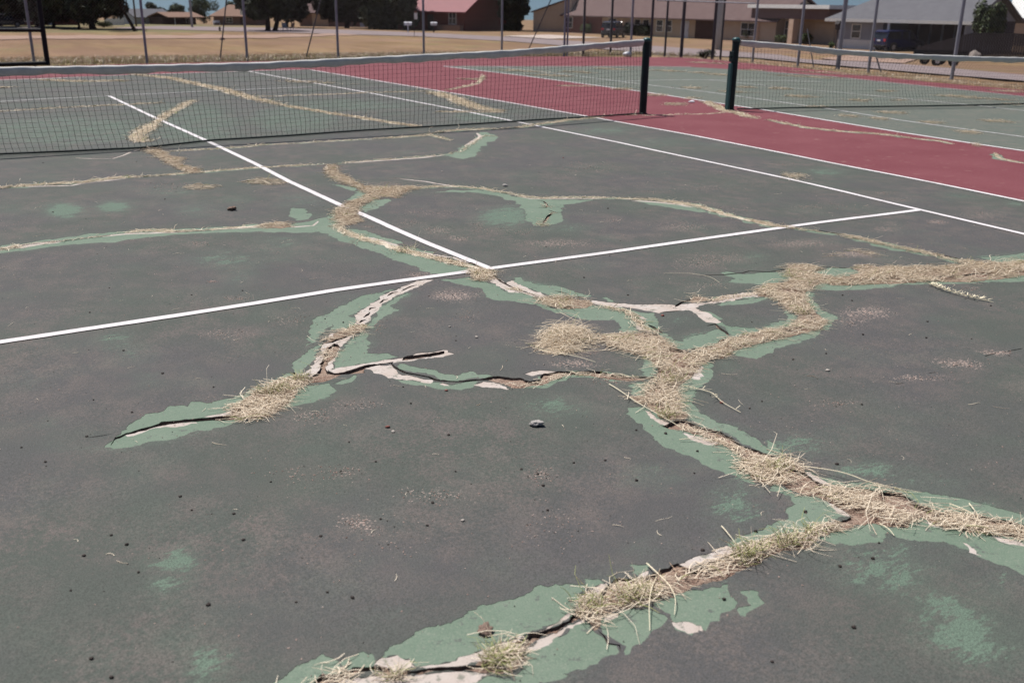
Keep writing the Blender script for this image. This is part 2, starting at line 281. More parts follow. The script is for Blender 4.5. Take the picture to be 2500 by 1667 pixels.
WHITE=[[(-237,-779),(-228,-778),(-223,-776),(-213,-778),(-210,-781),(-219,-780),(-226,-779),(-231,-780),(-236,-781)],[(-208,-778),(-202,-777),(-194,-776),(-187,-776),(-188,-781),(-196,-782),(-203,-781)],[(-36,-642),(-47,-639),(-58,-646),(-62,-650),(-74,-655),(-85,-665),(-91,-669),(-99,-677),(-106,-683),(-107,-691),(-115,-701),(-120,-703),(-127,-704),(-132,-713),(-137,-720),(-141,-730),(-145,-733),(-149,-738),(-153,-746),(-159,-751),(-159,-754),(-156,-756),(-153,-754),(-148,-754),(-145,-751),(-139,-740),(-135,-734),(-128,-724),(-123,-718),(-115,-711),(-111,-708),(-106,-701),(-99,-692),(-94,-684),(-88,-677),(-82,-671),(-74,-665),(-66,-659),(-60,-656),(-52,-651),(-43,-645)],[(-146,-750),(-144,-751),(-135,-752),(-125,-752),(-118,-752),(-111,-753),(-106,-752),(-98,-753),(-90,-754),(-88,-755),(-88,-759),(-87,-761),(-91,-761),(-96,-761),(-103,-761),(-109,-760),(-115,-759),(-121,-758),(-132,-759),(-139,-760),(-147,-758)],[(-132,-758),(-131,-765),(-127,-771),(-123,-778),(-118,-783),(-114,-788),(-111,-785),(-115,-780),(-119,-774),(-120,-766),(-118,-759),(-124,-757)],[(-111,-791),(-109,-791),(-107,-796),(-109,-795)],[(-98,-799),(-93,-798),(-89,-801),(-87,-806),(-88,-812),(-90,-808),(-95,-805)],[(-13,-660),(-11,-668),(-12,-680),(-12,-689),(-7,-690),(-6,-699),(-4,-704),(1,-707),(2,-696),(1,-688),(0,-679),(2,-666),(-5,-670),(-4,-657)],[(20,-723),(24,-731),(33,-736),(39,-742),(48,-748),(55,-752),(60,-752),(65,-755),(72,-757),(80,-756),(87,-752),(96,-751),(105,-753),(113,-755),(118,-760),(117,-766),(111,-766),(105,-761),(91,-761),(79,-761),(69,-760),(61,-762),(54,-763),(51,-762),(44,-759),(37,-760),(32,-750),(27,-743),(19,-737),(17,-727)],[(54,-762),(60,-761),(59,-769),(60,-776),(57,-782),(55,-787),(50,-788),(48,-784),(50,-777),(52,-770)],[(17,-765),(19,-766),(13,-777),(8,-779)],[(14,-774),(17,-774),(13,-782),(11,-782)],[(24,-758),(26,-761),(26,-764),(22,-764)],[(-72,-799),(-67,-799),(-59,-802),(-53,-807),(-59,-805),(-67,-804),(-71,-803)],[(-10,-840),(-1,-833),(3,-831),(-5,-842),(-9,-843)],[(-51,-856),(-51,-864),(-52,-873),(-55,-875),(-54,-868)],[(-53,-882),(-50,-886),(-47,-893),(-49,-897),(-52,-893),(-54,-888)],[(-38,-929),(-39,-934),(-38,-939),(-38,-942),(-33,-946),(-32,-944),(-37,-940),(-36,-934),(-36,-930)],[(-47,-947),(-45,-951),(-45,-956),(-45,-959),(-47,-960),(-50,-957),(-50,-953)],[(-31,-972),(-29,-976),(-28,-979),(-31,-976)],[(-81,-955),(-75,-957),(-66,-958),(-57,-958),(-52,-958),(-55,-959),(-60,-959),(-69,-959),(-77,-959),(-83,-957)],[(-20,-989),(-16,-994),(-14,-1000),(-16,-1001),(-20,-994)],[(-30,-988),(-31,-992),(-33,-996),(-33,-992)],[(-150,-952),(-144,-949),(-139,-950),(-142,-953),(-148,-955),(-151,-954)],[(-130,-952),(-127,-951),(-125,-951),(-128,-954)],[(-115,-953),(-109,-953),(-102,-953),(-96,-953),(-95,-956),(-98,-958),(-106,-957),(-113,-958),(-114,-956)],[(-175,-963),(-170,-961),(-164,-961),(-159,-960),(-153,-960),(-155,-961),(-161,-962),(-164,-963),(-170,-965),(-175,-965)],[(-151,-963),(-147,-962),(-145,-963),(-147,-965),(-151,-964)],[(-175,-958),(-170,-958),(-162,-958),(-156,-957),(-155,-957),(-159,-959),(-163,-959),(-171,-958),(-177,-960),(-184,-962),(-188,-962),(-193,-960),(-198,-958),(-201,-955),(-195,-957),(-188,-958),(-182,-958)],[(-210,-949),(-208,-948),(-204,-949),(-202,-952),(-202,-955),(-206,-954),(-208,-952)],[(-226,-950),(-220,-949),(-216,-950),(-212,-952),(-205,-957),(-200,-959),(-194,-962),(-188,-965),(-187,-967),(-191,-968),(-197,-968),(-210,-963),(-225,-955)],[(-135,-973),(-133,-975),(-130,-978),(-131,-980),(-134,-980),(-136,-977)],[(116,-788),(117,-793),(108,-806),(105,-813),(106,-804)]]
GAP=[[(-244,-786),(-241,-779),(-237,-778),(-231,-777),(-226,-776),(-223,-774),(-218,-775),(-210,-777),(-203,-779),(-198,-780),(-192,-780),(-187,-776),(-185,-782),(-189,-786),(-194,-786),(-199,-785),(-206,-782),(-211,-780),(-217,-778),(-223,-778),(-227,-778),(-231,-779),(-237,-779),(-241,-781)],[(-131,-719),(-130,-725),(-135,-733),(-140,-740),(-143,-744),(-146,-748),(-147,-753),(-146,-757),(-141,-757),(-136,-756),(-130,-755),(-124,-756),(-117,-757),(-117,-758),(-125,-758),(-131,-758),(-133,-763),(-139,-761),(-144,-761),(-149,-763),(-153,-765),(-156,-764),(-159,-761),(-162,-761),(-159,-758),(-156,-757),(-152,-753),(-149,-749),(-147,-743),(-143,-737),(-138,-729),(-134,-722)],[(-112,-756),(-109,-753),(-107,-753),(-102,-754),(-95,-754),(-90,-755),(-91,-758),(-97,-758),(-104,-758),(-111,-757)],[(-94,-796),(-89,-795),(-84,-796),(-80,-801),(-77,-802),(-75,-808),(-69,-808),(-66,-804),(-58,-804),(-53,-807),(-47,-809),(-40,-815),(-36,-821),(-30,-828),(-25,-832),(-26,-834),(-31,-832),(-38,-829),(-44,-823),(-49,-815),(-52,-811),(-57,-810),(-66,-812),(-72,-814),(-78,-812),(-83,-813),(-86,-811),(-87,-806),(-89,-801),(-91,-798)],[(10,-780),(14,-787),(9,-798),(8,-807),(11,-814),(17,-816),(24,-816),(32,-813),(41,-809),(50,-809),(50,-814),(32,-822),(25,-826),(17,-827),(11,-827),(2,-831),(-6,-836),(-10,-839),(-18,-842),(-24,-846),(-31,-851),(-39,-856),(-46,-858),(-39,-846),(-27,-835),(-17,-826),(-12,-816),(-8,-806)],[(-56,-874),(-52,-873),(-47,-872),(-43,-873),(-44,-876),(-43,-883),(-40,-887),(-39,-891),(-40,-897),(-41,-903),(-39,-908),(-38,-913),(-39,-925),(-38,-930),(-39,-935),(-39,-939),(-38,-943),(-33,-946),(-31,-946),(-28,-950),(-23,-955),(-20,-957),(-23,-965),(-20,-972),(-16,-977),(-11,-981),(-7,-986),(-4,-991),(-7,-993),(-10,-988),(-18,-986),(-24,-982),(-28,-977),(-27,-971),(-33,-970),(-38,-972),(-42,-970),(-46,-965),(-50,-964),(-55,-964),(-56,-961),(-48,-960),(-47,-957),(-47,-952),(-47,-946),(-49,-943),(-51,-938),(-52,-933),(-55,-930),(-46,-921),(-47,-915),(-48,-910),(-47,-902),(-47,-894),(-49,-888),(-52,-881),(-55,-877)],[(-69,-959),(-77,-959),(-83,-958),(-88,-956),(-93,-957),(-100,-957),(-105,-957),(-109,-958),(-113,-958),(-114,-956),(-115,-953),(-117,-952),(-121,-952),(-125,-953),(-128,-954),(-132,-952),(-136,-950),(-139,-951),(-142,-953),(-145,-954),(-148,-955),(-151,-954),(-155,-957),(-159,-959),(-163,-959),(-167,-959),(-171,-958),(-173,-959),(-176,-959),(-181,-960),(-184,-962),(-187,-963),(-189,-962),(-193,-960),(-198,-958),(-203,-956),(-207,-953),(-208,-951),(-212,-949),(-215,-947),(-216,-948),(-220,-946),(-223,-945),(-226,-948),(-229,-951),(-227,-953),(-224,-949),(-221,-949),(-216,-950),(-212,-951),(-208,-955),(-204,-957),(-197,-960),(-191,-963),(-188,-966),(-185,-966),(-181,-967),(-178,-966),(-175,-964),(-174,-962),(-171,-961),(-167,-961),(-163,-961),(-158,-960),(-153,-960),(-150,-961),(-145,-962),(-142,-962),(-138,-964),(-132,-963),(-126,-964),(-122,-964),(-113,-965),(-103,-965),(-96,-965),(-90,-964),(-83,-963),(-79,-965),(-73,-964)],[(124,-753),(152,-745),(166,-746),(176,-758),(212,-769),(254,-787),(294,-797),(312,-801),(303,-806),(246,-793),(204,-775),(171,-763),(160,-757),(134,-768),(114,-790),(100,-813),(87,-818),(67,-819),(58,-819),(64,-812),(77,-814),(93,-809),(106,-789),(117,-769),(119,-759)],[(-5,-425),(7,-413),(4,-429),(-6,-447),(-12,-455),(-15,-447),(-16,-439),(-18,-429),(-12,-429)]]
STRAW=[(1.3,2.5,[(-197,-778),(-188,-767),(-182,-762),(-175,-758),(-166,-756),(-160,-755),(-157,-759),(-160,-764),(-165,-766),(-168,-772),(-174,-779),(-180,-786),(-185,-788),(-188,-791),(-191,-791),(-195,-789),(-198,-785)]),(1.0,2,[(-127,-707),(-120,-703),(-113,-700),(-106,-700),(-107,-704),(-112,-710),(-119,-713),(-127,-714),(-135,-717),(-138,-721)]),(0.8,1.5,[(-135,-723),(-131,-725),(-135,-733),(-141,-740),(-143,-737),(-139,-729)]),(1.3,3,[(-14,-643),(-8,-636),(-1,-632),(2,-643),(-4,-655),(-12,-660),(-18,-658)]),(1.2,2.5,[(-6,-706),(0,-707),(6,-710),(11,-716),(17,-723),(15,-730),(7,-732),(-2,-730),(-7,-723),(-8,-715)]),(1.1,2.2,[(68,-749),(75,-745),(79,-749),(79,-754),(70,-756),(65,-755)]),(1.25,3,[(-16,-778),(-6,-778),(5,-780),(10,-780),(14,-787),(9,-798),(8,-807),(11,-814),(16,-817),(23,-816),(31,-814),(39,-811),(50,-809),(66,-811),(54,-822),(42,-822),(31,-823),(24,-827),(16,-828),(10,-827),(2,-831),(-3,-830),(-1,-823),(-4,-819),(-13,-824),(-13,-818),(-12,-809),(-14,-803),(-15,-796),(-18,-788)]),(1.2,3,[(-13,-820),(-6,-822),(-1,-827),(2,-831),(-6,-836),(-10,-840),(-18,-842),(-24,-846),(-30,-855),(-37,-864),(-40,-870),(-44,-873),(-49,-872),(-51,-867),(-49,-860),(-49,-854),(-51,-850),(-49,-843),(-43,-846),(-36,-841),(-27,-835)]),(1.7,8,[(-46,-772),(-38,-763),(-27,-757),(-18,-755),(-17,-763),(-19,-776),(-26,-783),(-35,-787),(-43,-787),(-49,-782)]),(0.35,2,[(-18,-769),(-9,-775),(5,-780),(4,-786),(-9,-797),(-17,-793),(-24,-784)]),(1.2,2.5,[(-50,-911),(-40,-915),(-34,-918),(-35,-926),(-37,-930),(-43,-933),(-49,-932),(-56,-930),(-57,-925),(-55,-918)]),(0.6,1.5,[(-56,-930),(-39,-930),(-39,-935),(-38,-943),(-41,-949),(-46,-947),(-49,-943),(-51,-939),(-52,-933)]),(1.25,3,[(-43,-944),(-38,-943),(-34,-947),(-28,-950),(-23,-955),(-20,-957),(-23,-965),(-20,-972),(-16,-977),(-12,-981),(-9,-987),(-5,-994),(-11,-998),(-17,-992),(-21,-988),(-25,-983),(-29,-978),(-28,-971),(-33,-971),(-39,-973),(-42,-970),(-46,-966),(-50,-964),(-55,-964),(-56,-961),(-48,-960),(-45,-952)]),(1.0,2.5,[(-109,-958),(-100,-957),(-93,-957),(-87,-956),(-83,-957),(-82,-956),(-77,-958),(-69,-958),(-59,-959),(-55,-960),(-55,-964),(-61,-963),(-67,-963),(-75,-967),(-79,-965),(-83,-963),(-89,-963),(-92,-961),(-99,-960),(-108,-960)]),(1.0,2.5,[(-140,-951),(-136,-951),(-132,-953),(-128,-954),(-126,-956),(-127,-961),(-126,-964),(-132,-963),(-138,-964),(-142,-962),(-145,-960),(-148,-961),(-154,-966),(-155,-965),(-153,-960),(-155,-958),(-151,-954),(-148,-955)]),(0.45,1.5,[(-126,-953),(-118,-953),(-115,-957),(-106,-958),(-98,-958),(-103,-964),(-112,-964),(-122,-963),(-127,-962)]),(1.2,4,[(-188,-963),(-184,-961),(-181,-960),(-177,-960),(-174,-960),(-175,-964),(-178,-967),(-181,-968),(-185,-968),(-188,-966)]),(0.5,3,[(-208,-953),(-206,-954),(-205,-957),(-207,-959),(-209,-958)]),(1.25,3,[(128,-749),(138,-746),(144,-750),(156,-741),(165,-727),(179,-718),(186,-728),(189,-736),(177,-739),(175,-749),(177,-752),(190,-756),(204,-754),(206,-745),(217,-744),(225,-749),(229,-756),(246,-763),(263,-771),(280,-778),(293,-775),(299,-785),(319,-789),(327,-792),(297,-810),(290,-808),(268,-805),(247,-801),(225,-789),(198,-780),(182,-774),(166,-767),(163,-760),(149,-764),(132,-773),(118,-790),(110,-802),(104,-815),(93,-821),(82,-823),(72,-822),(63,-821),(54,-822),(64,-811),(72,-812),(81,-812),(92,-806),(100,-797),(106,-783),(112,-772),(112,-766),(107,-761),(124,-750)]),(0.5,1,[(139,-490),(147,-486),(140,-497),(135,-498)]),(0.5,1,[(98,-546),(111,-532),(106,-548),(100,-555)]),(0.4,1,[(124,-520),(134,-509),(134,-514),(126,-521)]),(0.25,0.6,[(216,-714),(237,-712),(250,-708),(253,-719),(251,-733),(238,-727),(223,-722)]),(1.2,2.5,[(60,-218),(66,-221),(51,-266),(51,-290),(47,-319),(48,-342),(57,-354),(73,-358),(89,-363),(84,-373),(70,-378),(62,-386),(50,-401),(41,-390),(29,-400),(17,-409),(3,-429),(-6,-447),(-11,-471),(-24,-479),(-32,-479),(-26,-458),(-19,-435),(-7,-418),(8,-402),(25,-391),(36,-371),(40,-349),(37,-329),(36,-306),(38,-276),(41,-261)]),(1,2,[(-86,-451),(-73,-446),(-64,-451),(-62,-464),(-73,-466),(-83,-462)]),(1.0,2,[(-79,-19),(-67,-8),(-62,-49),(-64,-100),(-52,-101),(-67,-137),(-67,-155),(-60,-176),(-60,-202),(-73,-204),(-75,-177),(-77,-132),(-76,-94)]),(0.5,0.8,[(-95,-270),(-81,-262),(-70,-271),(-63,-278),(-76,-293),(-90,-289)]),(0.6,0.8,[(-43,-270),(-26,-259),(-10,-267),(-8,-292),(-18,-301),(-31,-291)])]
GAPL=[(1.2,[(-52,-648),(-56,-649),(-65,-655)]),(1.2,[(-67,-655),(-71,-656),(-76,-660)]),(1.4,[(-78,-666),(-81,-666),(-85,-670)]),(1.6,[(-90,-676),(-93,-676),(-95,-679)]),(1.6,[(-96,-683),(-99,-686),(-103,-689)]),(1.5,[(-103,-693),(-105,-693),(-108,-696)]),(1.4,[(-120,-712),(-124,-714),(-128,-715),(-131,-717),(-135,-717)]),(1.6,[(-118,-758),(-119,-765),(-118,-772),(-114,-778),(-111,-782),(-110,-787),(-106,-791),(-101,-794),(-93,-796),(-88,-795)]),(1.4,[(-20,-567),(-14,-585),(-6,-605),(-2,-618),(0,-619),(0,-636),(-2,-650),(-5,-664),(-6,-679),(-5,-686),(-4,-696),(-3,-704)]),(1.8,[(52,-755),(60,-751),(69,-749)]),(1.3,[(38,-759),(45,-761),(50,-762)]),(1.2,[(11,-698),(13,-701),(15,-707)]),(1.2,[(15,-713),(18,-717)]),(1.6,[(44,-789),(50,-789),(48,-794),(46,-802),(43,-806)]),(1.6,[(19,-772),(19,-777),(17,-787)]),(2.0,[(11,-812),(18,-813),(24,-814),(27,-814),(40,-808)]),(1.6,[(55,-809),(67,-810),(74,-811),(82,-811)]),(0.55,[(62,-890),(67,-891)]),(0.55,[(86,-889),(91,-890)]),(0.55,[(104,-889),(110,-889)]),(0.55,[(129,-888),(139,-888)]),(0.55,[(143,-889),(157,-890)]),(0.55,[(-154,-966),(-154,-969),(-155,-972),(-153,-974),(-154,-976)]),(0.55,[(-250,-775),(-245,-776),(-241,-776)]),(0.55,[(108,-712),(118,-715)]),(1.2,[(109,-711),(122,-717),(137,-719),(144,-718),(153,-725),(164,-726),(173,-724)]),(1.2,[(186,-728),(198,-737),(206,-743)]),(1.5,[(136,-397),(144,-409)]),(1.8,[(226,-492),(235,-498),(245,-508)]),(2,[(268,-653),(273,-666),(277,-680)]),(2,[(282,-729),(287,-748),(287,-733),(289,-752),(291,-771)]),(1.4,[(149,-465),(151,-472),(146,-485),(139,-494),(133,-492)]),(1.4,[(135,-503),(135,-512),(140,-517)]),(2.5,[(132,-513),(121,-524),(111,-535),(105,-542)]),(1.4,[(-20,-429),(-14,-429),(-9,-434)]),(1.2,[(-40,-477),(-34,-478)]),(1.3,[(-252,-444),(-236,-439),(-228,-439)]),(1.3,[(-228,-436),(-214,-440),(-203,-439),(-183,-436)]),(3,[(299,-798),(349,-801),(399,-796),(449,-803),(498,-813)]),(3,[(-14,-987),(5,-1023),(16,-1061),(34,-1097),(57,-1129)]),(1.2,[(-241,-443),(-298,-462),(-356,-477),(-416,-479),(-476,-488),(-532,-508)]),(1.0,[(-222,-207),(-292,-215),(-359,-235),(-429,-241),(-499,-239),(-567,-253)]),(2,[(-216,-949),(-241,-954),(-266,-955),(-291,-954),(-315,-959)])]
WHL=[(3,[(-16,-574),(-11,-587),(-3,-600),(0,-619),(5,-630)]),(4,[(-28,-520),(-24,-536),(-20,-557)]),(3,[(143,-439),(149,-457),(163,-466),(183,-474),(208,-486)]),(5,[(218,-502),(234,-517),(242,-532),(248,-550)]),(3.5,[(88,-311),(96,-323),(107,-341),(113,-360),(121,-377),(135,-399)]),(3,[(58,-217),(42,-261)]),(9,[(-252,-443),(-233,-441),(-214,-440)]),(4,[(-214,-440),(-196,-437),(-173,-436),(-145,-444),(-87,-454),(-62,-465),(-48,-468),(-39,-454)]),(7,[(77,-209),(98,-209),(127,-209),(173,-209),(199,-203)]),(5,[(-218,-208),(-178,-220),(-166,-212),(-125,-203)]),(5,[(323,-52),(306,-92),(280,-119),(250,-154)]),(3,[(-157,-49),(-138,-69),(-119,-78),(-106,-61),(-94,-39),(-79,-19)])]
SL=[(7,1.1,[(-33,-475),(-37,-497),(-35,-512),(-32,-531),(-27,-543),(-26,-560),(-23,-572),(-18,-585),(-13,-600),(-11,-608),(-6,-624),(-3,-631),(-1,-641)]),(4,1.0,[(-7,-682),(-6,-691),(-5,-697)]),(4.5,1.0,[(13,-729),(17,-736),(21,-742),(23,-751),(20,-760),(15,-773),(13,-782)]),(3.2,0.9,[(76,-756),(85,-757),(95,-757),(109,-758),(116,-759)]),(2.2,0.5,[(57,-768),(58,-776),(55,-785)]),(3,0.6,[(-85,-808),(-80,-812),(-69,-812),(-61,-809),(-54,-810),(-47,-816),(-38,-824),(-29,-832)]),(4.5,0.8,[(-49,-878),(-47,-888),(-46,-897),(-45,-904),(-47,-910)]),(3.5,0.9,[(145,-430),(148,-448),(159,-461),(178,-467),(196,-476),(209,-486),(222,-496),(238,-511)]),(6.5,1.0,[(235,-507),(246,-528),(253,-544),(252,-561),(250,-578),(250,-600),(254,-626),(252,-627),(260,-646)]),(3,0.8,[(260,-646),(273,-678)]),(6.5,1.0,[(273,-678),(277,-691),(278,-708),(279,-723),(283,-736),(284,-751)]),(4.5,1.0,[(284,-751),(282,-777),(290,-767),(288,-779)]),(4,0.9,[(65,-369),(87,-368),(105,-371),(116,-375),(128,-389),(136,-400),(139,-417),(145,-430)]),(5,0.9,[(-173,-433),(-164,-431),(-156,-433),(-145,-442),(-135,-445)]),(4,0.7,[(-135,-445),(-119,-449),(-86,-451),(-72,-453)]),(2.5,0.35,[(-252,-443),(-233,-441),(-214,-441),(-196,-438),(-173,-434)]),(7,1.0,[(-233,-206),(-202,-204),(-171,-209),(-144,-200),(-124,-198),(-117,-202)]),(4,0.9,[(-117,-202),(-90,-202),(-66,-201),(-41,-200),(-8,-199),(-8,-200),(24,-202),(62,-207)]),(3.5,0.45,[(70,-209),(99,-207),(128,-206),(174,-206),(199,-203),(222,-193)]),(5,0.45,[(222,-193),(247,-165),(284,-121),(318,-84),(328,-96)]),(4,0.8,[(-56,-52),(-15,-55),(38,-53),(40,-44),(81,-52)]),(3,0.6,[(81,-52),(116,-50),(148,-51),(189,-53)]),(6,0.9,[(189,-53),(233,-51),(259,-54),(258,-86),(257,-105)]),(8,0.9,[(256,-44),(293,-23),(322,-22),(357,-30),(385,-36),(385,-36),(427,-19),(470,-2),(513,13),(552,19),(577,21)]),(5,0.9,[(587,35),(623,35),(640,21)]),(4,0.8,[(646,13),(666,10),(712,5),(753,-9),(797,-2),(801,-20)]),(12,0.9,[(887,146),(849,78),(806,8),(812,-9),(783,-62),(776,-87)]),(14,0.9,[(-66,33),(-64,88),(-47,128),(-18,204)]),(9,0.9,[(-18,204),(28,322),(80,443),(106,501)]),(16,0.7,[(129,1131),(180,991),(191,824),(205,690),(202,558),(204,485),(208,388)]),(9,0.9,[(208,388),(224,291),(238,220),(254,162),(266,99),(283,32)]),(18,0.5,[(-68,1038),(0,966),(94,948)]),(6,0.5,[(-180,442),(-109,461),(-35,470),(53,477)]),(14,0.6,[(-146,860),(-123,881)]),(5,0.5,[(217,525),(331,518),(432,524),(539,511)]),(22,0.8,[(531,484),(516,380),(486,269),(466,179),(481,152)]),(6,0.7,[(387,187),(427,169),(478,139)]),(6,0.7,[(586,522),(650,577),(711,633),(774,731),(834,825)]),(10,0.5,[(833,523),(871,508),(896,481)]),(7,0.8,[(780,-107),(769,-155),(760,-196),(768,-239),(783,-269),(799,-299),(799,-339)]),(5,0.5,[(799,-339),(811,-368),(802,-397)]),(5,0.7,[(773,-471),(742,-497),(736,-510),(733,-532)]),(12,1.3,[(1351,841),(1366,813),(1377,781)]),(12,1.3,[(1383,677),(1396,654),(1405,628)]),(12,1.3,[(1174,365),(1182,351),(1189,336)]),(12,1.3,[(1055,394),(1064,380),(1071,365)]),(12,1.3,[(1118,170),(1130,152),(1140,132)]),(12,1.3,[(994,12),(1003,0),(1010,-13)]),(12,1.3,[(1406,55),(1421,31),(1432,6)]),(12,1.3,[(1413,-1),(1430,-30),(1444,-60)]),(12,1.3,[(1079,-252),(1090,-266),(1099,-281)]),(12,1.3,[(1380,179),(1386,169),(1391,157)]),(12,1.3,[(946,-158),(953,-167),(959,-176)]),(12,1.3,[(1627,92),(1641,66),(1651,38)]),(12,1.3,[(1679,664),(1714,588),(1738,506)]),(12,1.3,[(1751,478),(1789,395),(1814,307)]),(12,1.3,[(1739,255),(1769,194),(1789,130)]),(12,1.3,[(1694,1096),(1713,1050),(1726,998)]),(12,1.3,[(973,987),(1001,939),(1024,887)]),(12,1.3,[(966,813),(987,779),(1004,740)]),(12,1.3,[(879,293),(888,281),(895,267)]),(12,1.3,[(902,211),(908,203),(912,194)]),(12,1.3,[(818,-413),(821,-416),(823,-419)]),(12,1.3,[(430,-474),(437,-480),(442,-487)]),(12,1.3,[(1234,31),(1239,23),(1243,15)]),(12,1.3,[(379,831),(407,793),(433,751)]),(12,1.3,[(743,754),(754,738),(763,720)]),(12,1.3,[(1162,64),(1170,53),(1176,41)]),(12,1.3,[(1734,371),(1759,319),(1775,263)]),(12,1.3,[(1528,578),(1554,527),(1572,472)]),(12,1.3,[(973,-225),(981,-234),(987,-245)]),(12,1.3,[(1032,-103),(1043,-117),(1052,-132)]),(12,1.3,[(919,-324),(928,-334),(935,-344)]),(12,1.3,[(1068,294),(1079,277),(1089,258)]),(12,1.3,[(798,144),(807,131),(815,118)]),(12,1.3,[(1388,744),(1397,726),(1405,705)]),(12,1.3,[(901,422),(910,408),(918,394)]),(12,1.3,[(1250,956),(1266,926),(1279,893)]),(12,1.3,[(1094,882),(1111,851),(1125,817)]),(12,1.3,[(930,-112),(937,-121),(944,-131)]),(12,1.3,[(1368,-102),(1374,-112),(1380,-123)]),(12,1.3,[(1594,779),(1605,756),(1612,731)]),(12,1.3,[(1219,314),(1228,298),(1236,281)]),(26,1.0,[(299,-798),(349,-801),(399,-796),(449,-803),(498,-813)]),(10,1.0,[(-14,-987),(5,-1023),(16,-1061),(34,-1097),(57,-1129)]),(8,0.8,[(-241,-443),(-298,-462),(-356,-477),(-416,-479),(-476,-488),(-532,-508)]),(7,0.9,[(-222,-207),(-292,-215),(-359,-235),(-429,-241),(-499,-239),(-567,-253)]),(9,0.6,[(-216,-949),(-241,-954),(-266,-955),(-291,-954),(-315,-959)])]
PATCH=[[-242,-876,6,-3,1,8,1.0],[-247,-890,5,-2,1,6,0.75],[-228,-890,3,-1,1,5,0.8],[-246,-927,5,-3,2,9,0.75],[-247,-920,3,-2,0,2,0.4],[-64,-985,15,-8,10,8,0.65],[-66,-994,9,-5,6,5,0.7],[-70,-1013,8,-5,12,9,0.85],[-72,-1026,6,-4,8,5,0.6],[-41,-1007,6,-3,8,5,0.55],[-16,-940,11,-6,6,5,0.8],[-6,-956,13,-7,5,4,0.5],[-67,-971,9,-5,4,3,0.5],[-76,-936,8,-5,8,9,0.75],[-65,-924,3,-1,3,3,0.9],[-85,-905,11,-6,6,7,0.5],[-120,-941,5,-3,2,3,0.4],[-23,-912,12,-7,8,8,0.7],[1,-913,9,-5,7,6,0.35],[-82,-835,12,-7,8,12,0.6],[14,-837,4,-2,4,5,0.5],[37,-772,8,-4,7,8,0.45],[159,-701,14,-7,15,15,0.4],[-33,-751,7,-3,4,7,0.4],[-218,-688,11,-6,3,17,0.45],[-221,-660,8,-4,1,10,0.7],[-219,-721,6,-3,1,6,0.5],[-132,-536,18,-10,6,23,0.6],[-137,-581,11,-6,5,17,0.5],[-260,-752,8,-4,0,8,0.35],[-265,-701,9,-5,1,15,0.3],[-261,-777,9,-5,0,7,0.35],[-198,-329,13,-6,4,31,0.95],[-163,-330,13,-6,4,26,0.85],[-137,-254,5,-3,2,12,0.8],[-110,-289,24,-12,5,24,0.5],[-108,-370,17,-9,7,30,0.5],[-231,-306,10,-5,2,32,0.4],[-71,-348,13,-6,4,16,0.5],[-25,-372,17,-8,11,32,0.5],[-87,-514,21,-11,9,28,0.5],[-104,-538,14,-7,6,19,0.4],[89,-507,19,-10,17,29,0.8],[167,-171,7,-3,5,10,0.7],[98,-507,14,-7,22,37,0.8],[111,-560,17,-9,9,14,0.5],[473,-224,43,-20,30,36,0.5],[484,-104,39,-18,29,39,0.6],[530,-276,17,-8,15,17,0.5],[120,-603,7,-3,6,8,0.5],[171,-693,9,-4,12,12,0.5],[487,-475,21,-10,25,22,0.6],[498,-621,26,-13,22,15,0.4],[506,-665,8,-4,11,7,0.7],[272,-684,25,-13,16,14,0.3],[312,-769,15,-8,19,13,0.4],[-127,193,84,-39,16,123,0.8],[30,182,45,-20,43,174,0.7],[172,202,49,-22,49,141,0.7],[327,336,66,-28,32,77,0.6],[53,349,50,-22,25,107,0.6],[408,96,43,-19,33,58,0.5],[-199,-931,8,-4,1,3,0.3],[-205,-860,8,-4,2,7,0.2],[-98,-662,10,-5,5,14,0.5]]
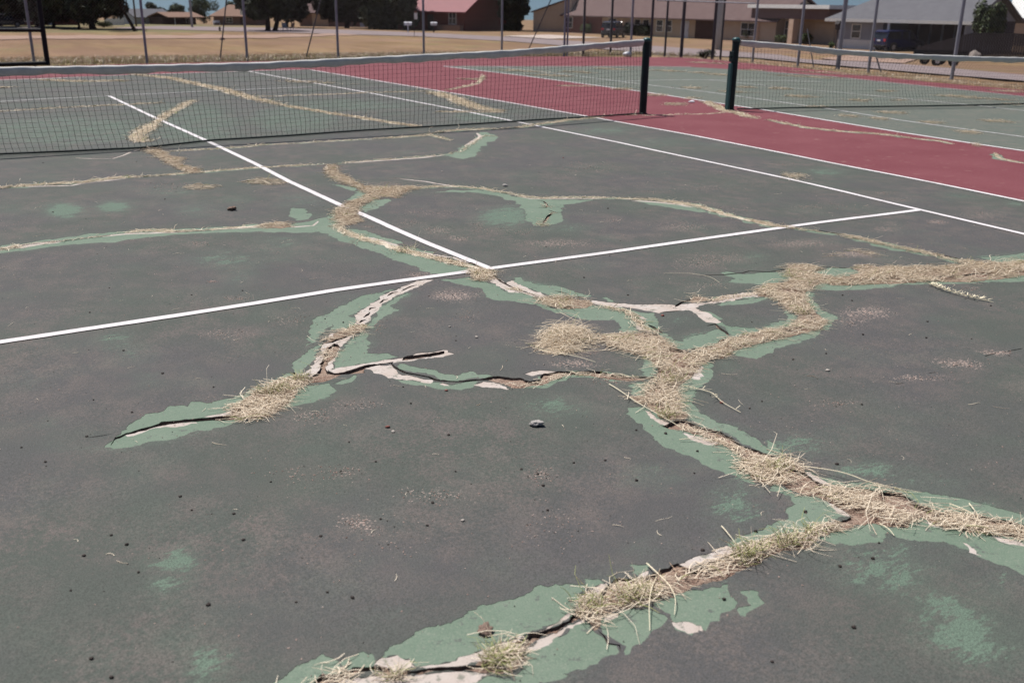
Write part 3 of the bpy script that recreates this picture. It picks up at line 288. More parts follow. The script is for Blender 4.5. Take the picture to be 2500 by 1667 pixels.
GRIT=[[-135,-489,7,-4,2,11,1],[48,-469,22,-11,5,11,0.8],[18,-491,11,-5,3,8,0.8],[25,-525,11,-6,7,15,0.9],[27,-554,7,-3,4,8,1.2],[57,-527,5,-2,13,23,0.6],[63,-545,10,-5,6,11,0.6],[-13,-490,6,-3,2,6,1.2],[-43,-533,4,-2,4,10,0.5],[79,-599,23,-12,7,11,0.8],[78,-558,10,-5,6,10,0.5],[157,-559,11,-6,5,7,0.8],[189,-601,20,-11,11,13,0.7],[263,-480,18,-9,6,7,0.8],[318,-487,30,-15,9,10,0.7],[267,-566,19,-9,11,11,0.5],[151,-683,19,-10,14,15,0.5],[296,-335,30,-14,29,41,0.3],[483,-418,15,-7,13,12,0.8],[355,-599,19,-10,17,15,0.4],[429,-606,15,-8,10,7,0.7],[445,-580,12,-6,6,5,0.8],[379,-681,9,-4,10,7,0.8],[319,-680,11,-6,9,7,0.6],[228,-681,21,-11,10,9,0.7],[331,-590,9,-5,8,7,0.6],[439,-679,24,-12,19,12,0.5],[-153,-584,3,-1,1,4,1.2],[-172,-679,12,-7,2,10,0.5],[-149,-625,10,-5,1,6,0.6],[-43,-677,12,-6,5,10,0.9],[-137,-675,10,-6,4,12,0.5],[-56,-715,9,-5,5,10,0.3],[-150,-795,12,-6,2,6,0.6],[-171,-797,9,-5,3,8,0.6],[-102,-707,3,-1,5,11,0.2],[-41,-629,6,-3,3,6,1.1],[-46,-799,11,-6,4,5,0.8],[-43,-826,10,-5,2,3,0.6],[132,-687,19,-10,14,15,0.5],[99,-730,12,-6,8,8,0.4],[-28,-790,11,-6,4,6,0.4],[137,-814,13,-7,10,8,0.8],[115,-821,9,-5,7,6,0.6],[22,-891,8,-5,3,3,0.8],[79,-891,11,-6,3,2,0.9],[111,-889,13,-7,4,3,0.9],[139,-888,9,-5,3,2,0.9],[239,-720,18,-9,9,7,0.8],[233,-810,8,-4,6,4,0.5],[-188,-883,5,-3,2,4,0.9],[-158,-880,10,-6,2,5,0.6],[-178,-848,6,-3,2,5,0.6],[-192,-843,12,-7,3,9,0.3],[-183,-895,18,-10,6,15,0.2],[-119,-885,6,-3,3,5,0.5],[-135,-918,11,-6,9,14,0.2],[-104,-264,29,-15,8,38,0.35],[68,-337,18,-9,6,15,0.9],[22,-415,5,-2,6,14,0.3]]
PEB=[(-255,-852,0,3),(-270,-877,0,3),(-266,-789,0,3),(-231,-838,0,3),(-230,-849,0,3),(-219,-858,0,3),(-221,-875,0,3),(-252,-860,0,3),(-264,-860,0,3),(-252,-877,0,3),(-239,-903,0,3),(-270,-911,0,3),(-267,-921,0,3),(-218,-914,0,5),(-144,-868,0,5),(-161,-884,0,5),(-165,-847,0,5),(-180,-885,0,5),(-200,-885,0,5),(-204,-920,0,5),(-169,-896,0,5),(-209,-914,0,5),(-202,-843,0,3),(-123,-878,0,6),(-120,-884,0,6),(-104,-951,0,6),(-116,-973,0,6),(-131,-907,0,6),(-93,-887,0,6),(-93,-905,0,6),(-72,-911,0,6),(-82,-951,0,6),(-104,-883,0,6),(-123,-892,0,6),(-30,-930,0,8),(-22,-931,0,8),(-54,-975,0,8),(-63,-980,0,8),(-59,-950,0,8),(-95,-1000,0,8),(-124,-999,0,6),(-75,-978,0,8),(-224,-613,0,0),(-207,-570,0,0),(-143,-611,0,0),(-211,-721,0,2),(-220,-682,0,2),(-250,-774,0,2),(-231,-759,0,2),(-242,-738,0,2),(-196,-748,0,2),(-170,-606,0,0),(-272,-772,0,3),(-156,-753,0,4),(-161,-749,0,4),(-126,-787,0,5),(-131,-805,0,5),(-132,-840,0,5),(-121,-682,0,4),(-56,-672,0,4),(-78,-745,0,4),(-167,-827,0,5),(-115,-692,0,4),(43,-725,0,4),(43,-682,0,4),(-59,-880,0,6),(-67,-872,0,6),(-59,-898,0,6),(-3,-875,0,6),(-13,-878,0,6),(45,-635,0,1),(90,-645,0,4),(69,-796,0,7),(152,-840,0,7),(104,-838,0,7),(152,-784,0,7),(148,-794,0,7),(210,-838,0,7),(147,-869,0,7),(31,-898,0,7),(46,-846,0,7),(128,-857,0,7),(66,-848,0,7),(67,-604,0,1),(90,-645,0,4),(227,-347,0,1),(181,-521,0,1),(208,-535,0,1),(-105,-291,0,0),(-121,-320,0,0),(-189,-371,0,0),(-102,-111,0,0),(-184,-78,0,0),(-207,-335,0,0),(-112,-800,1,5),(-149,-822,1,5),(-19,-868,1,6),(301,-280,1,1),(35,-765,1,7),(49,-864,2,7),(-71,-725,2,4),(-67,-746,2,4),(-149,-827,2,5),(145,-300,2,1),(-158,-899,2,5),(-98,-849,3,6),(-180,-952,4,5),(-85,-387,5,0),(159,-396,6,1)]
STALK=[[(-124,-949),(-126,-958),(-127,-963),(-129,-968),(-133,-972)],[(-126,-956),(-132,-961),(-137,-966),(-143,-974)],[(-48,-829),(-49,-839),(-51,-850),(-51,-870),(-51,-882)],[(-22,-846),(-16,-859),(-20,-868),(-20,-880)],[(-59,-888),(-54,-891),(-48,-896)],[(-36,-927),(-29,-939),(-27,-950),(-15,-961)],[(-46,-785),(-41,-795),(-37,-804)],[(-8,-974),(-13,-980),(-16,-984)],[(-14,-971),(-14,-977),(-14,-982)],[(-45,-968),(-46,-972),(-47,-975)],[(-90,-944),(-92,-949),(-93,-953)],[(281,-753),(218,-792),(213,-805),(212,-820),(217,-835)],[(91,-699),(104,-707),(110,-719),(107,-731)]]
TUFT=[(0.5,-1.83,-9.63,0.04,0.03,260),(0.3,-2.08,-9.56,0.02,0.01,80),(0.25,-1.5,-9.57,0.04,0.03,180),(0.2,-1.36,-9.59,0.08,0.03,300),(0.35,-0.94,-9.6,0.06,0.03,260),(0.4,-0.79,-9.61,0.05,0.02,200),(0.3,-0.66,-9.6,0.03,0.02,80),(0.35,-0.45,-9.23,0.04,0.03,120),(0.45,-1.61,-7.58,0.04,0.02,140),(0.35,-1.75,-7.66,0.07,0.04,220),(0.2,-0.08,-6.46,0.06,0.05,120),(0.35,-0.21,-8.39,0.05,0.03,120),(0.3,-0.47,-8.67,0.04,0.02,120),(0.3,1.05,-7.96,0.04,0.05,100),(0.3,1.57,-7.41,0.04,0.05,80),(0.2,0.04,-7.18,0.08,0.04,100),(0.2,-0.23,-5.71,0.11,0.05,120)]
# ------------------------------------------------------------------ mesh helpers
def link(o, parent=None):
    COL.objects.link(o)
    if parent is not None:
        o.parent = parent
    return o

def tag(o, label=None, cat=None, group=None, kind=None):
    if label: o["label"] = label
    if cat: o["category"] = cat
    if group: o["group"] = group
    if kind: o["kind"] = kind
    return o

def np_mesh(name, V, F, mats, midx=None, smooth=False, attrs=None):
    """V (n,3); F list of index arrays (k,3) or (k,4)."""
    me = bpy.data.meshes.new(name)
    V = np.asarray(V, dtype=np.float32)
    me.vertices.add(len(V))
    me.vertices.foreach_set("co", V.ravel())
    F = [np.asarray(f, dtype=np.int32) for f in F if len(f)]
    nl = sum(f.size for f in F)
    npoly = sum(len(f) for f in F)
    me.loops.add(nl)
    me.polygons.add(npoly)
    me.loops.foreach_set("vertex_index", np.concatenate([f.ravel() for f in F]))
    st, tot, s = [], [], 0
    for f in F:
        k = f.shape[1]
        st.append(np.arange(len(f), dtype=np.int32) * k + s)
        tot.append(np.full(len(f), k, dtype=np.int32))
        s += f.size
    me.polygons.foreach_set("loop_start", np.concatenate(st))
    me.polygons.foreach_set("loop_total", np.concatenate(tot))
    if midx is not None:
        me.polygons.foreach_set("material_index", np.asarray(midx, dtype=np.int32))
    me.polygons.foreach_set("use_smooth", np.full(npoly, bool(smooth)))
    for m in (mats if isinstance(mats, (list, tuple)) else [mats]):
        me.materials.append(m)
    for k, v in (attrs or {}).items():
        at = me.attributes.new(k, 'FLOAT', 'POINT')
        at.data.foreach_set("value", np.asarray(v, dtype=np.float32))
    me.update(calc_edges=True)
    me.validate()
    return me

def np_obj(name, V, F, mats, parent=None, **kw):
    return link(bpy.data.objects.new(name, np_mesh(name, V, F, mats, **kw)), parent)

def inpoly(P, poly):
    x, y = P[:, 0], P[:, 1]
    poly = np.asarray(poly, float)
    lo, hi = poly.min(0), poly.max(0)
    res = np.zeros(len(P), bool)
    m = (x >= lo[0]) & (x <= hi[0]) & (y >= lo[1]) & (y <= hi[1])
    if not m.any():
        return res
    xs, ys = x[m], y[m]
    c = np.zeros(len(xs), bool)
    x0, y0 = poly[:, 0], poly[:, 1]
    x1, y1 = np.roll(x0, -1), np.roll(y0, -1)
    for a, b, cx, cy in zip(x0, y0, x1, y1):
        if b == cy:
            continue
        k = (b > ys) != (cy > ys)
        c ^= k & (xs < (cx - a) * (ys - b) / (cy - b) + a)
    res[m] = c
    return res

def area(poly):
    p = np.asarray(poly, float)
    q = np.roll(p, -1, 0)
    return abs((p[:, 0] * q[:, 1] - q[:, 0] * p[:, 1]).sum()) / 2

def lod(y):
    return float(np.interp(y, [-9, -6, -2, 4], [0.010, 0.018, 0.05, 0.14]))

def rough_poly(poly, amp=1.0, seed=0.0):
    amp = amp * float(np.interp(np.mean([b for a, b in poly]), [-9, -6, -3, 0], [1.0, 1.2, 2.2, 3.0]))
    """resample a closed outline and give it a broken, chipped edge"""
    p = [Vector((a, b, 0)) for a, b in poly]
    out = []
    for i, a in enumerate(p):
        b = p[(i + 1) % len(p)]
        L = (b - a).length
        sp = lod((a.y + b.y) / 2)
        k = max(1, int(L / sp))
        for j in range(k):
            q = a.lerp(b, j / k)
            n1 = noise.noise_vector(Vector((q.x * 9 + seed, q.y * 9, 1.7)))
            n2 = noise.noise_vector(Vector((q.x * 34 + seed, q.y * 34, 5.1)))
            n3 = noise.noise_vector(Vector((q.x * 95 + seed, q.y * 95, 8.3)))
            q = q + Vector((n1.x, n1.y, 0)) * 0.014 * amp + Vector((n2.x, n2.y, 0)) * 0.009 * amp + Vector((n3.x, n3.y, 0)) * 0.0055 * amp
            out.append((q.x, q.y))
    return out

def ribbon(path, wd, seed=0.0, taper=True, vary=0.6):
    p = [Vector((a, b, 0)) for a, b in path]
    pts = []
    for i in range(len(p) - 1):
        L = (p[i + 1] - p[i]).length
        k = max(1, int(L / (lod(p[i].y) * 1.6)))
        for j in range(k):
            pts.append(p[i].lerp(p[i + 1], j / k))
    pts.append(p[-1])
    n = len(pts)
    Lf, Rt = [], []
    for i, q in enumerate(pts):
        t = (pts[min(i + 1, n - 1)] - pts[max(i - 1, 0)])
        t.normalize()
        nn = Vector((-t.y, t.x, 0))
        e = min(i, n - 1 - i) / max(1, n - 1)
        tp = min(1.0, 0.15 + e * 6) if taper else 1.0
        w = wd * 0.5 * tp
        wl_ = w * (1 + vary * noise.noise(Vector((q.x * 11 + seed, q.y * 11, 2.0))))
        wr_ = w * (1 + vary * noise.noise(Vector((q.x * 11 + seed, q.y * 11, 9.0))))
        j = noise.noise_vector(Vector((q.x * 14 + seed, q.y * 14, 4.0))) * wd * 0.35
        j.z = 0
        a = q + nn * wl_ + j
        b = q - nn * wr_ + j
        Lf.append((a.x, a.y))
        Rt.append((b.x, b.y))
    return Lf + Rt[::-1]

def m_(poly):
    return [(a / 100.0, b / 100.0) for a, b in poly]

# ------------------------------------------------------------------ court regions
gap_polys = [rough_poly(m_(p), 0.8, i * 3.1) for i, p in enumerate(GAP)]
gap_polys += [ribbon(m_(p), w / 100.0, i * 1.7) for i, (w, p) in enumerate(GAPL)]
white_polys = [rough_poly(m_(p), 1.3, 40 + i * 2.3) for i, p in enumerate(WHITE)]
white_polys += [ribbon(m_(p), w / 100.0, 60 + i) for i, (w, p) in enumerate(WHL)]
green_polys = [rough_poly(m_(p), 1.5, 90 + i * 2.9) for i, p in enumerate(GREEN)]
chaff_polys = [ribbon(m_(p), w / 100.0 * (1.3 if p[0][1] > 20 else 0.95), 240 + i, vary=0.9) for i, (w, d, p) in enumerate(SL) if p[0][1] > -640 and d > 0.45 and d != 1.3]
litter_polys = [rough_poly(m_(p), 1.2, 300 + i) for i, (d, t, p) in enumerate(STRAW) if d >= 0.75 and t < 8]
# thin green rims along far straw strips
green_polys += [ribbon(m_(p), w / 100.0 * 1.7 + 0.03, 140 + i, vary=0.9) for i, (w, d, p) in enumerate(SL) if p[0][1] < 0 and w < 9 and i < 45]

DBL = [(5.38, 11.42), (5.43, 9.97), (5.55, 6.0), (5.63, 3.0), (5.62, 0.3), (5.57, -2.0), (5.45, -3.8), (5.30, -5.7), (5.18, -7.0), (4.95, -10.0), (4.75, -12.5)]
BASE = [(-5.5, 9.75), (-1.3, 10.42), (1.5, 11.05), (4.08, 11.40), (5.38, 11.42)]
COURT_A = DBL + [(-5.5, -12.5)] + BASE[:-1]
BDL = [(9.05, 11.6), (9.2, 8.0), (9.11, 3.4), (8.95, 1.8), (8.80, 0.0), (8.55, -1.65), (8.36, -3.0), (8.27, -4.4), (8.05, -8.0), (7.8, -12.5)]
BFAR = [(9.05, 11.6), (11.0, 10.9), (12.81, 10.34), (14.11, 9.98), (15.35, 9.2), (15.85, 7.9)]
BRT = [(15.85, 7.9), (16.2, 5.1), (15.9, 2.7), (15.72, 1.2), (15.45, -0.3), (15.1, -6.0), (14.8, -12.5)]
COURT_B = BFAR + BRT[1:] + BDL[::-1][:-1]
PAD = [(-14, -14), (17.0, -14), (17.0, 1.6), (17.0, 2.9), (17.5, 4.9), (17.85, 6.9), (18.25, 9.2), (18.6, 11.9), (18.6, 13.2),
       (17.4, 13.7), (15.4, 14.75), (13.4, 15.3), (5.2, 15.15), (2.0, 14.85), (0.45, 14.75), (-1.0, 14.5), (-14, 13.8)]

kd = kdtree.KDTree(sum(len(p) for p in gap_polys))
i = 0
for p in gap_polys:
    for q in p:
        kd.insert((q[0], q[1], 0), i)
        i += 1
kd.balance()

def H(P):
    """height of the court surface: soft waves plus lips lifted along the cracks"""
    P = np.asarray(P, float)
    x, y = P[:, 0], P[:, 1]
    far = np.clip((-y - 2.0) / 3.0, 0.12, 1.0)
    z = 0.006 * np.sin(x * 0.9 + 1.3) * np.cos(y * 0.7) + 0.004 * np.sin(x * 2.1 + y * 1.6) + 0.0008 * np.sin(x * 4.7 - y * 3.9)
    z *= far * 0.7
    if len(P) < 200000:
        d = np.array([kd.find((a, b, 0))[2] for a, b in zip(x, y)])
        w = 0.5 + 0.5 * np.sin(x * 3.1 + 2 * np.sin(y * 2.3)) * np.cos(y * 2.7)
        z += 0.002 * w * np.exp(-(d / 0.25) ** 2)
    return z

def cdt(polys, pts):
    V, E = [], []
    for p in polys:
        s = len(V)
        n = len(p)
        V += [Vector((float(a), float(b))) for a, b in p]
        E += [(s + k, s + (k + 1) % n) for k in range(n)]
    V += [Vector((float(a), float(b))) for a, b in pts]
    r = delaunay_2d_cdt(V, E, [], 0, 1e-5)
    return np.array([(v.x, v.y) for v in r[0]]), np.array([tuple(f) for f in r[2]], dtype=np.int32)

def jgrid(x0, x1, y0, y1, s):
    gx, gy = np.meshgrid(np.arange(x0, x1, s), np.arange(y0, y1, s))
    P = np.c_[gx.ravel(), gy.ravel()]
    return P + RNG.uniform(-0.3, 0.3, P.shape) * s

g1 = jgrid(-4.2, 5.2, -10.6, -3.2, 0.075)
g2 = jgrid(-4.2, 6.0, -3.2, 3.0, 0.17)
g3 = jgrid(-14, 18.6, -14, 15.3, 0.6)
g3 = g3[~((g3[:, 0] > -4.2) & (g3[:, 0] < 5.6) & (g3[:, 1] > -10.6) & (g3[:, 1] < 3.0))]
GP = np.concatenate([g1, g2, g3])
GP = GP[inpoly(GP, PAD)]
V2, T = cdt([PAD, COURT_A, COURT_B] + gap_polys + white_polys + green_polys + chaff_polys + litter_polys, GP)
cen = V2[T].mean(1)
def anyin(P, polys):
    r = np.zeros(len(P), bool)
    for p in polys:
        r |= inpoly(P, p)
    return r
in_pad = inpoly(cen, PAD)
cls = np.full(len(T), 5)                       # red
cls[inpoly(cen, COURT_A)] = 3
cls[inpoly(cen, COURT_B)] = 4
cls[anyin(cen, green_polys)] = 2
cls[anyin(cen, white_polys)] = 1
cls[anyin(cen, chaff_polys)] = 6
cls[anyin(cen, litter_polys)] = 7
cls[anyin(cen, gap_polys)] = 0
cls[~in_pad] = -1
Z = H(V2)

def field(P, blobs):
    f = np.zeros(len(P))
    for cx, cy, ax, ay, bx, by, s in blobs:
        det = ax * by - ay * bx
        if abs(det) < 1e-6:
            continue
        dx, dy = P[:, 0] * 100 - cx, P[:, 1] * 100 - cy
        u = (dx * by - dy * bx) / det
        v = (ax * dy - ay * dx) / det
        f = np.maximum(f, s * np.exp(-((u * u + v * v) ** 1.3) * 0.65))
    return f
gpA = field(V2, PATCH)
gpA = np.where(V2[:, 1] > -0.3, np.clip(gpA, 0, 0.42) * 0.8 + 0.22, gpA)
pkA = field(V2, GRIT) * np.interp(V2[:, 1], [-7, -5], [1.0, 0.55])
dd_ = np.array([kd.find((a, b, 0))[2] for a, b in V2])
kg = kdtree.KDTree(sum(len(p) for p in green_polys[:len(GREEN)]))
i = 0
for p in green_polys[:len(GREEN)]:
    for q in p:
        kg.insert((q[0], q[1], 0), i); i += 1
kg.balance()
dg_ = np.array([kg.find((a, b, 0))[2] for a, b in V2])
fm_ = np.clip(0.5 + 1.6 * np.array([noise.noise(Vector((a * 2.3, b * 2.3, 6.0))) for a, b in V2]), 0, 1)
geA = fm_ * np.exp(-(dg_ / 0.045) ** 2)                      # chipped fringe of the peeled top coat
gpA = np.maximum(gpA, 0.52 * geA)
wrA = 0.7 + 0.3 * (1 - np.exp(-(dd_ / 0.38) ** 2))     # paint least weathered beside the cracks

def sheet(name, sel, mats, dz, drop, parent, matfun=None, soil_drop=None):
    """one paint layer as a sheet with a real edge all round"""
    t = T[sel]
    used, inv = np.unique(t.ravel(), return_inverse=True)
    f = inv.reshape(t.shape)
    P = np.c_[V2[used], Z[used] + dz]
    e = np.concatenate([f[:, [0, 1]], f[:, [1, 2]], f[:, [2, 0]]])
    key = {}
    for a, b in e:
        k = (a, b) if a < b else (b, a)
        key[k] = key.get(k, 0) + 1
    be = np.array([(a, b) for a, b in e if key[(a, b) if a < b else (b, a)] == 1], dtype=np.int32)
    n = len(P)
    lo = P.copy()
    lo[:, 2] -= drop
    bu, binv = np.unique(be.ravel(), return_inverse=True)
    bq = binv.reshape(be.shape) + n
    Vv = np.concatenate([P, lo[bu]])
    q = np.c_[be[:, 1], be[:, 0], bq[:, 0], bq[:, 1]]
    mi = np.zeros(len(f) + len(q), int)
    if matfun is not None:
        mi[:len(f)] = matfun[sel]
    mi[len(f):] = len(mats) - 1
    src = np.concatenate([used, used[bu]])
    return np_obj(name, Vv, [f, q], mats, parent, midx=mi, attrs={"gp": gpA[src], "pk": pkA[src], "wr": wrA[src], "ge": geA[src]})

mf = np.clip(cls - 3, 0, 4)
court = sheet("court_surface", cls >= 3, [M['court'], M['courtb'], M['red'], M['chaff'], M['litter'], M['court']], 0.0, 0.003, None, mf)
tag(court, kind="structure")
sheet("green_undercoat", cls == 2, [M['green'], M['green']], -0.0011, 0.003, court)
sheet("white_base_coat", cls == 1, [M['white'], M['white']], -0.0020, 0.003, court)
# broken sides of the cracks and the soil in them
t = T[cls == 0]
used, inv = np.unique(t.ravel(), return_inverse=True)
f = inv.reshape(t.shape)
P = np.c_[V2[used], Z[used]]
e = np.concatenate([f[:, [0, 1]], f[:, [1, 2]], f[:, [2, 0]]])
key = {}
for a, b in e:
    k = (a, b) if a < b else (b, a)
    key[k] = key.get(k, 0) + 1
be = np.array([(a, b) for a, b in e if key[(a, b) if a < b else (b, a)] == 1], dtype=np.int32)
bu, binv = np.unique(be.ravel(), return_inverse=True)
bq = binv.reshape(be.shape)
n = len(bu)
top = P[bu].copy(); top[:, 2] -= 0.0005
bot = P[bu].copy(); bot[:, 2] -= 0.04
np_obj("crack_side", np.concatenate([top, bot]), [np.c_[bq[:, 0], bq[:, 1], bq[:, 1] + n, bq[:, 0] + n]], [M['wall']], court)
on_b = np.zeros(len(used), bool); on_b[bu] = True
sz = P[:, 2] - 0.010 + 0.009 * np.array([noise.noise(Vector((a * 13, b * 13, 3.3))) for a, b in P[:, :2]])
sz[on_b] -= 0.004
np_obj("crack_soil", np.c_[P[:, :2], sz], [f], [M['soil']], court)
# the slab body below the paint, seen only at the pad's rim
pv = np.array(PAD); m = len(pv)
sk_ = np.concatenate([np.c_[pv, np.full(m, -0.001)], np.c_[pv, np.full(m, -0.30)]])
np_obj("slab_edge", sk_, [[[k, (k + 1) % m, (k + 1) % m + m, k + m] for k in range(m)]], [M['wall']], court)

# ------------------------------------------------------------------ painted lines
def line_obj(name, path, wd, mat, seed):
    p = [Vector((a, b, 0)) for a, b in path]
    pts = []
    for i in range(len(p) - 1):
        k = max(1, int((p[i + 1] - p[i]).length / 0.06))
        pts += [p[i].lerp(p[i + 1], j / k) for j in range(k)]
    pts.append(p[-1])
    n = len(pts); L_, R_ = [], []
    for i, q in enumerate(pts):
        t = (pts[min(i + 1, n - 1)] - pts[max(i - 1, 0)]).normalized()
        nn = Vector((-t.y, t.x, 0))
        j1 = 0.0022 * noise.noise(Vector((q.x * 25, q.y * 25, seed))) + 0.0015 * noise.noise(Vector((q.x * 90, q.y * 90, seed)))
        j2 = 0.0022 * noise.noise(Vector((q.x * 25, q.y * 25, seed + 5))) + 0.0015 * noise.noise(Vector((q.x * 90, q.y * 90, seed + 7)))
        a = q + nn * (wd / 2 + j1); b = q - nn * (wd / 2 + j2)
        L_.append((a.x, a.y)); R_.append((b.x, b.y))
    poly = L_ + R_[::-1]
    pa = np.array(poly); lo, hi = pa.min(0) - 0.05, pa.max(0) + 0.05
    near = [g for g in gap_polys if (np.array(g).max(0) > lo).all() and (np.array(g).min(0) < hi).all()]
    v, t = cdt([poly] + near, [])
    c = v[t].mean(1)
    keep = inpoly(c, poly) & ~anyin(c, near)
    t = t[keep]
    us, iv = np.unique(t.ravel(), return_inverse=True)
    z = H(v[us]) + 0.0045
    return np_obj(name, np.c_[v[us], z], [iv.reshape(t.shape)], [mat], court)

line_obj("service_line", [(-4.3, -6.50), (-2.68, -6.43), (-1.89, -6.40), (-0.96, -6.365), (0.0, -6.375), (1.28, -6.375), (2.38, -6.40), (3.2, -6.415), (4.08, -6.44)], 0.056, M['line'], 1.0)
line_obj("center_service_line", [(-0.01, 6.26), (-0.02, 2.55), (0.0, 0.07), (-0.01, -1.73), (-0.045, -2.89), (-0.035, -4.11), (-0.01, -4.69), (0.0, -5.53), (0.03, -6.345)], 0.056, M['line'], 2.0)
line_obj("singles_sideline", [(3.88, 11.35), (4.0, 9.0), (4.12, 6.97), (4.22, 5.0), (4.30, 1.94), (4.30, -0.35), (4.30, -2.07), (4.25, -3.5), (4.20, -4.61), (4.15, -5.6), (4.08, -6.45), (4.0, -7.35), (3.7, -10.0), (3.45, -12.0)], 0.052, M['line'], 3.0)
line_obj("doubles_sideline", DBL[:-1] + [(4.79, -12.0)], 0.052, M['line'], 4.0)
line_obj("far_service_line", [(-5.0, 5.3), (-1.67, 5.94), (-0.89, 6.15), (-0.01, 6.30), (2.0, 6.62), (4.1, 6.80)], 0.07, M['line_worn'], 5.0)
line_obj("far_baseline", [(-5.4, 9.80), (-1.3, 10.46), (1.5, 11.08), (4.08, 11.42), (5.38, 11.45)], 0.10, M['line_worn'], 6.0)
line_obj("doubles_sideline", BDL[:-1] + [(7.85, -12.0)], 0.06, M['line'], 7.0)
line_obj("singles_sideline", [(10.35, 11.0), (10.35, 8.0), (10.25, 4.5), (10.25, 2.97), (10.1, 1.2), (9.92, -0.5), (9.62, -1.96), (9.52, -3.06), (9.45, -4.2), (9.2, -8)], 0.065, M['line_worn'], 8.0)
line_obj("far_service_line", [(10.3, 5.85), (11.12, 5.74), (12.24, 5.52), (13.64, 4.75), (14.6, 4.0)], 0.08, M['line_worn'], 9.0)
line_obj("center_service_line", [(12.5, 5.4), (12.55, 3.58), (12.7, 2.0), (12.75, 0.5), (12.86, -0.75), (12.8, -3)], 0.06, M['line_worn'], 10.0)
line_obj("far_baseline", [(9.05, 11.6), (11.0, 10.9), (12.81, 10.34), (14.11, 9.98), (15.35, 9.2)], 0.09, M['line_worn'], 11.0)
line_obj("doubles_sideline", [(15.85, 7.9), (16.2, 5.1), (15.9, 2.7), (15.72, 1.2), (15.45, -0.3), (15.1, -6.0)], 0.06, M['line_worn'], 12.0)
# ------------------------------------------------------------------ tube / prism helper for many strands at once
def strands(C4, R, tone, sides=3):
    """C4 (n,k,3) centre lines, R (n,k) radii -> verts, faces, tone per vertex"""
    n, k, _ = C4.shape
    T_ = np.gradient(C4, axis=1)
    T_ /= np.linalg.norm(T_, axis=2, keepdims=True) + 1e-9
    ref = np.zeros_like(T_); ref[..., 2] = 1.0
    bad = np.abs(T_[..., 2]) > 0.9
    ref[bad] = (1, 0, 0)
    A = np.cross(T_, ref); A /= np.linalg.norm(A, axis=2, keepdims=True) + 1e-9
    B = np.cross(T_, A)
    V = []
    for s in range(sides):
        a = 2 * math.pi * s / sides + math.pi / 2
        V.append(C4 + (A * math.cos(a) + B * math.sin(a)) * R[..., None])
    V = np.stack(V, 2)                                   # n,k,s,3
    idx = np.arange(n * k * sides).reshape(n, k, sides)
    F = []
    for s in range(sides):
        s2 = (s + 1) % sides
        F.append(np.stack([idx[:, :-1, s], idx[:, 1:, s], idx[:, 1:, s2], idx[:, :-1, s2]], -1).reshape(-1, 4))
    return V.reshape(-1, 3), [np.concatenate(F)], np.repeat(tone, k * sides)

# ------------------------------------------------------------------ the net
M['netpost'] = mottled("post_green_paint", (0.003, 0.010, 0.010), (0.006, 0.020, 0.020), 8, 0.5, 0.3)
M['netteal'] = mottled("teal_paint_and_highlight", (0.012, 0.055, 0.055), (0.02, 0.08, 0.08), 8, 0.4, 0.5)
M['cord'] = mottled("net_cord", (0.008, 0.009, 0.009), (0.016, 0.017, 0.017), 20, 0.7, 0.2)
M['tape'] = mottled("net_tape_vinyl", (0.46, 0.46, 0.445), (0.58, 0.575, 0.55), 9, 0.6, 0.3, obj=False)
M['darkband'] = mottled("net_edge_band", (0.01, 0.018, 0.018), (0.02, 0.03, 0.03), 9, 0.7, 0.2)

def empty(name, loc=(0, 0, 0), rz=0.0):
    o = bpy.data.objects.new(name, None)
    o.empty_display_size = 0.2
    o.location = loc
    o.rotation_euler = (0, 0, rz)
    return link(o)

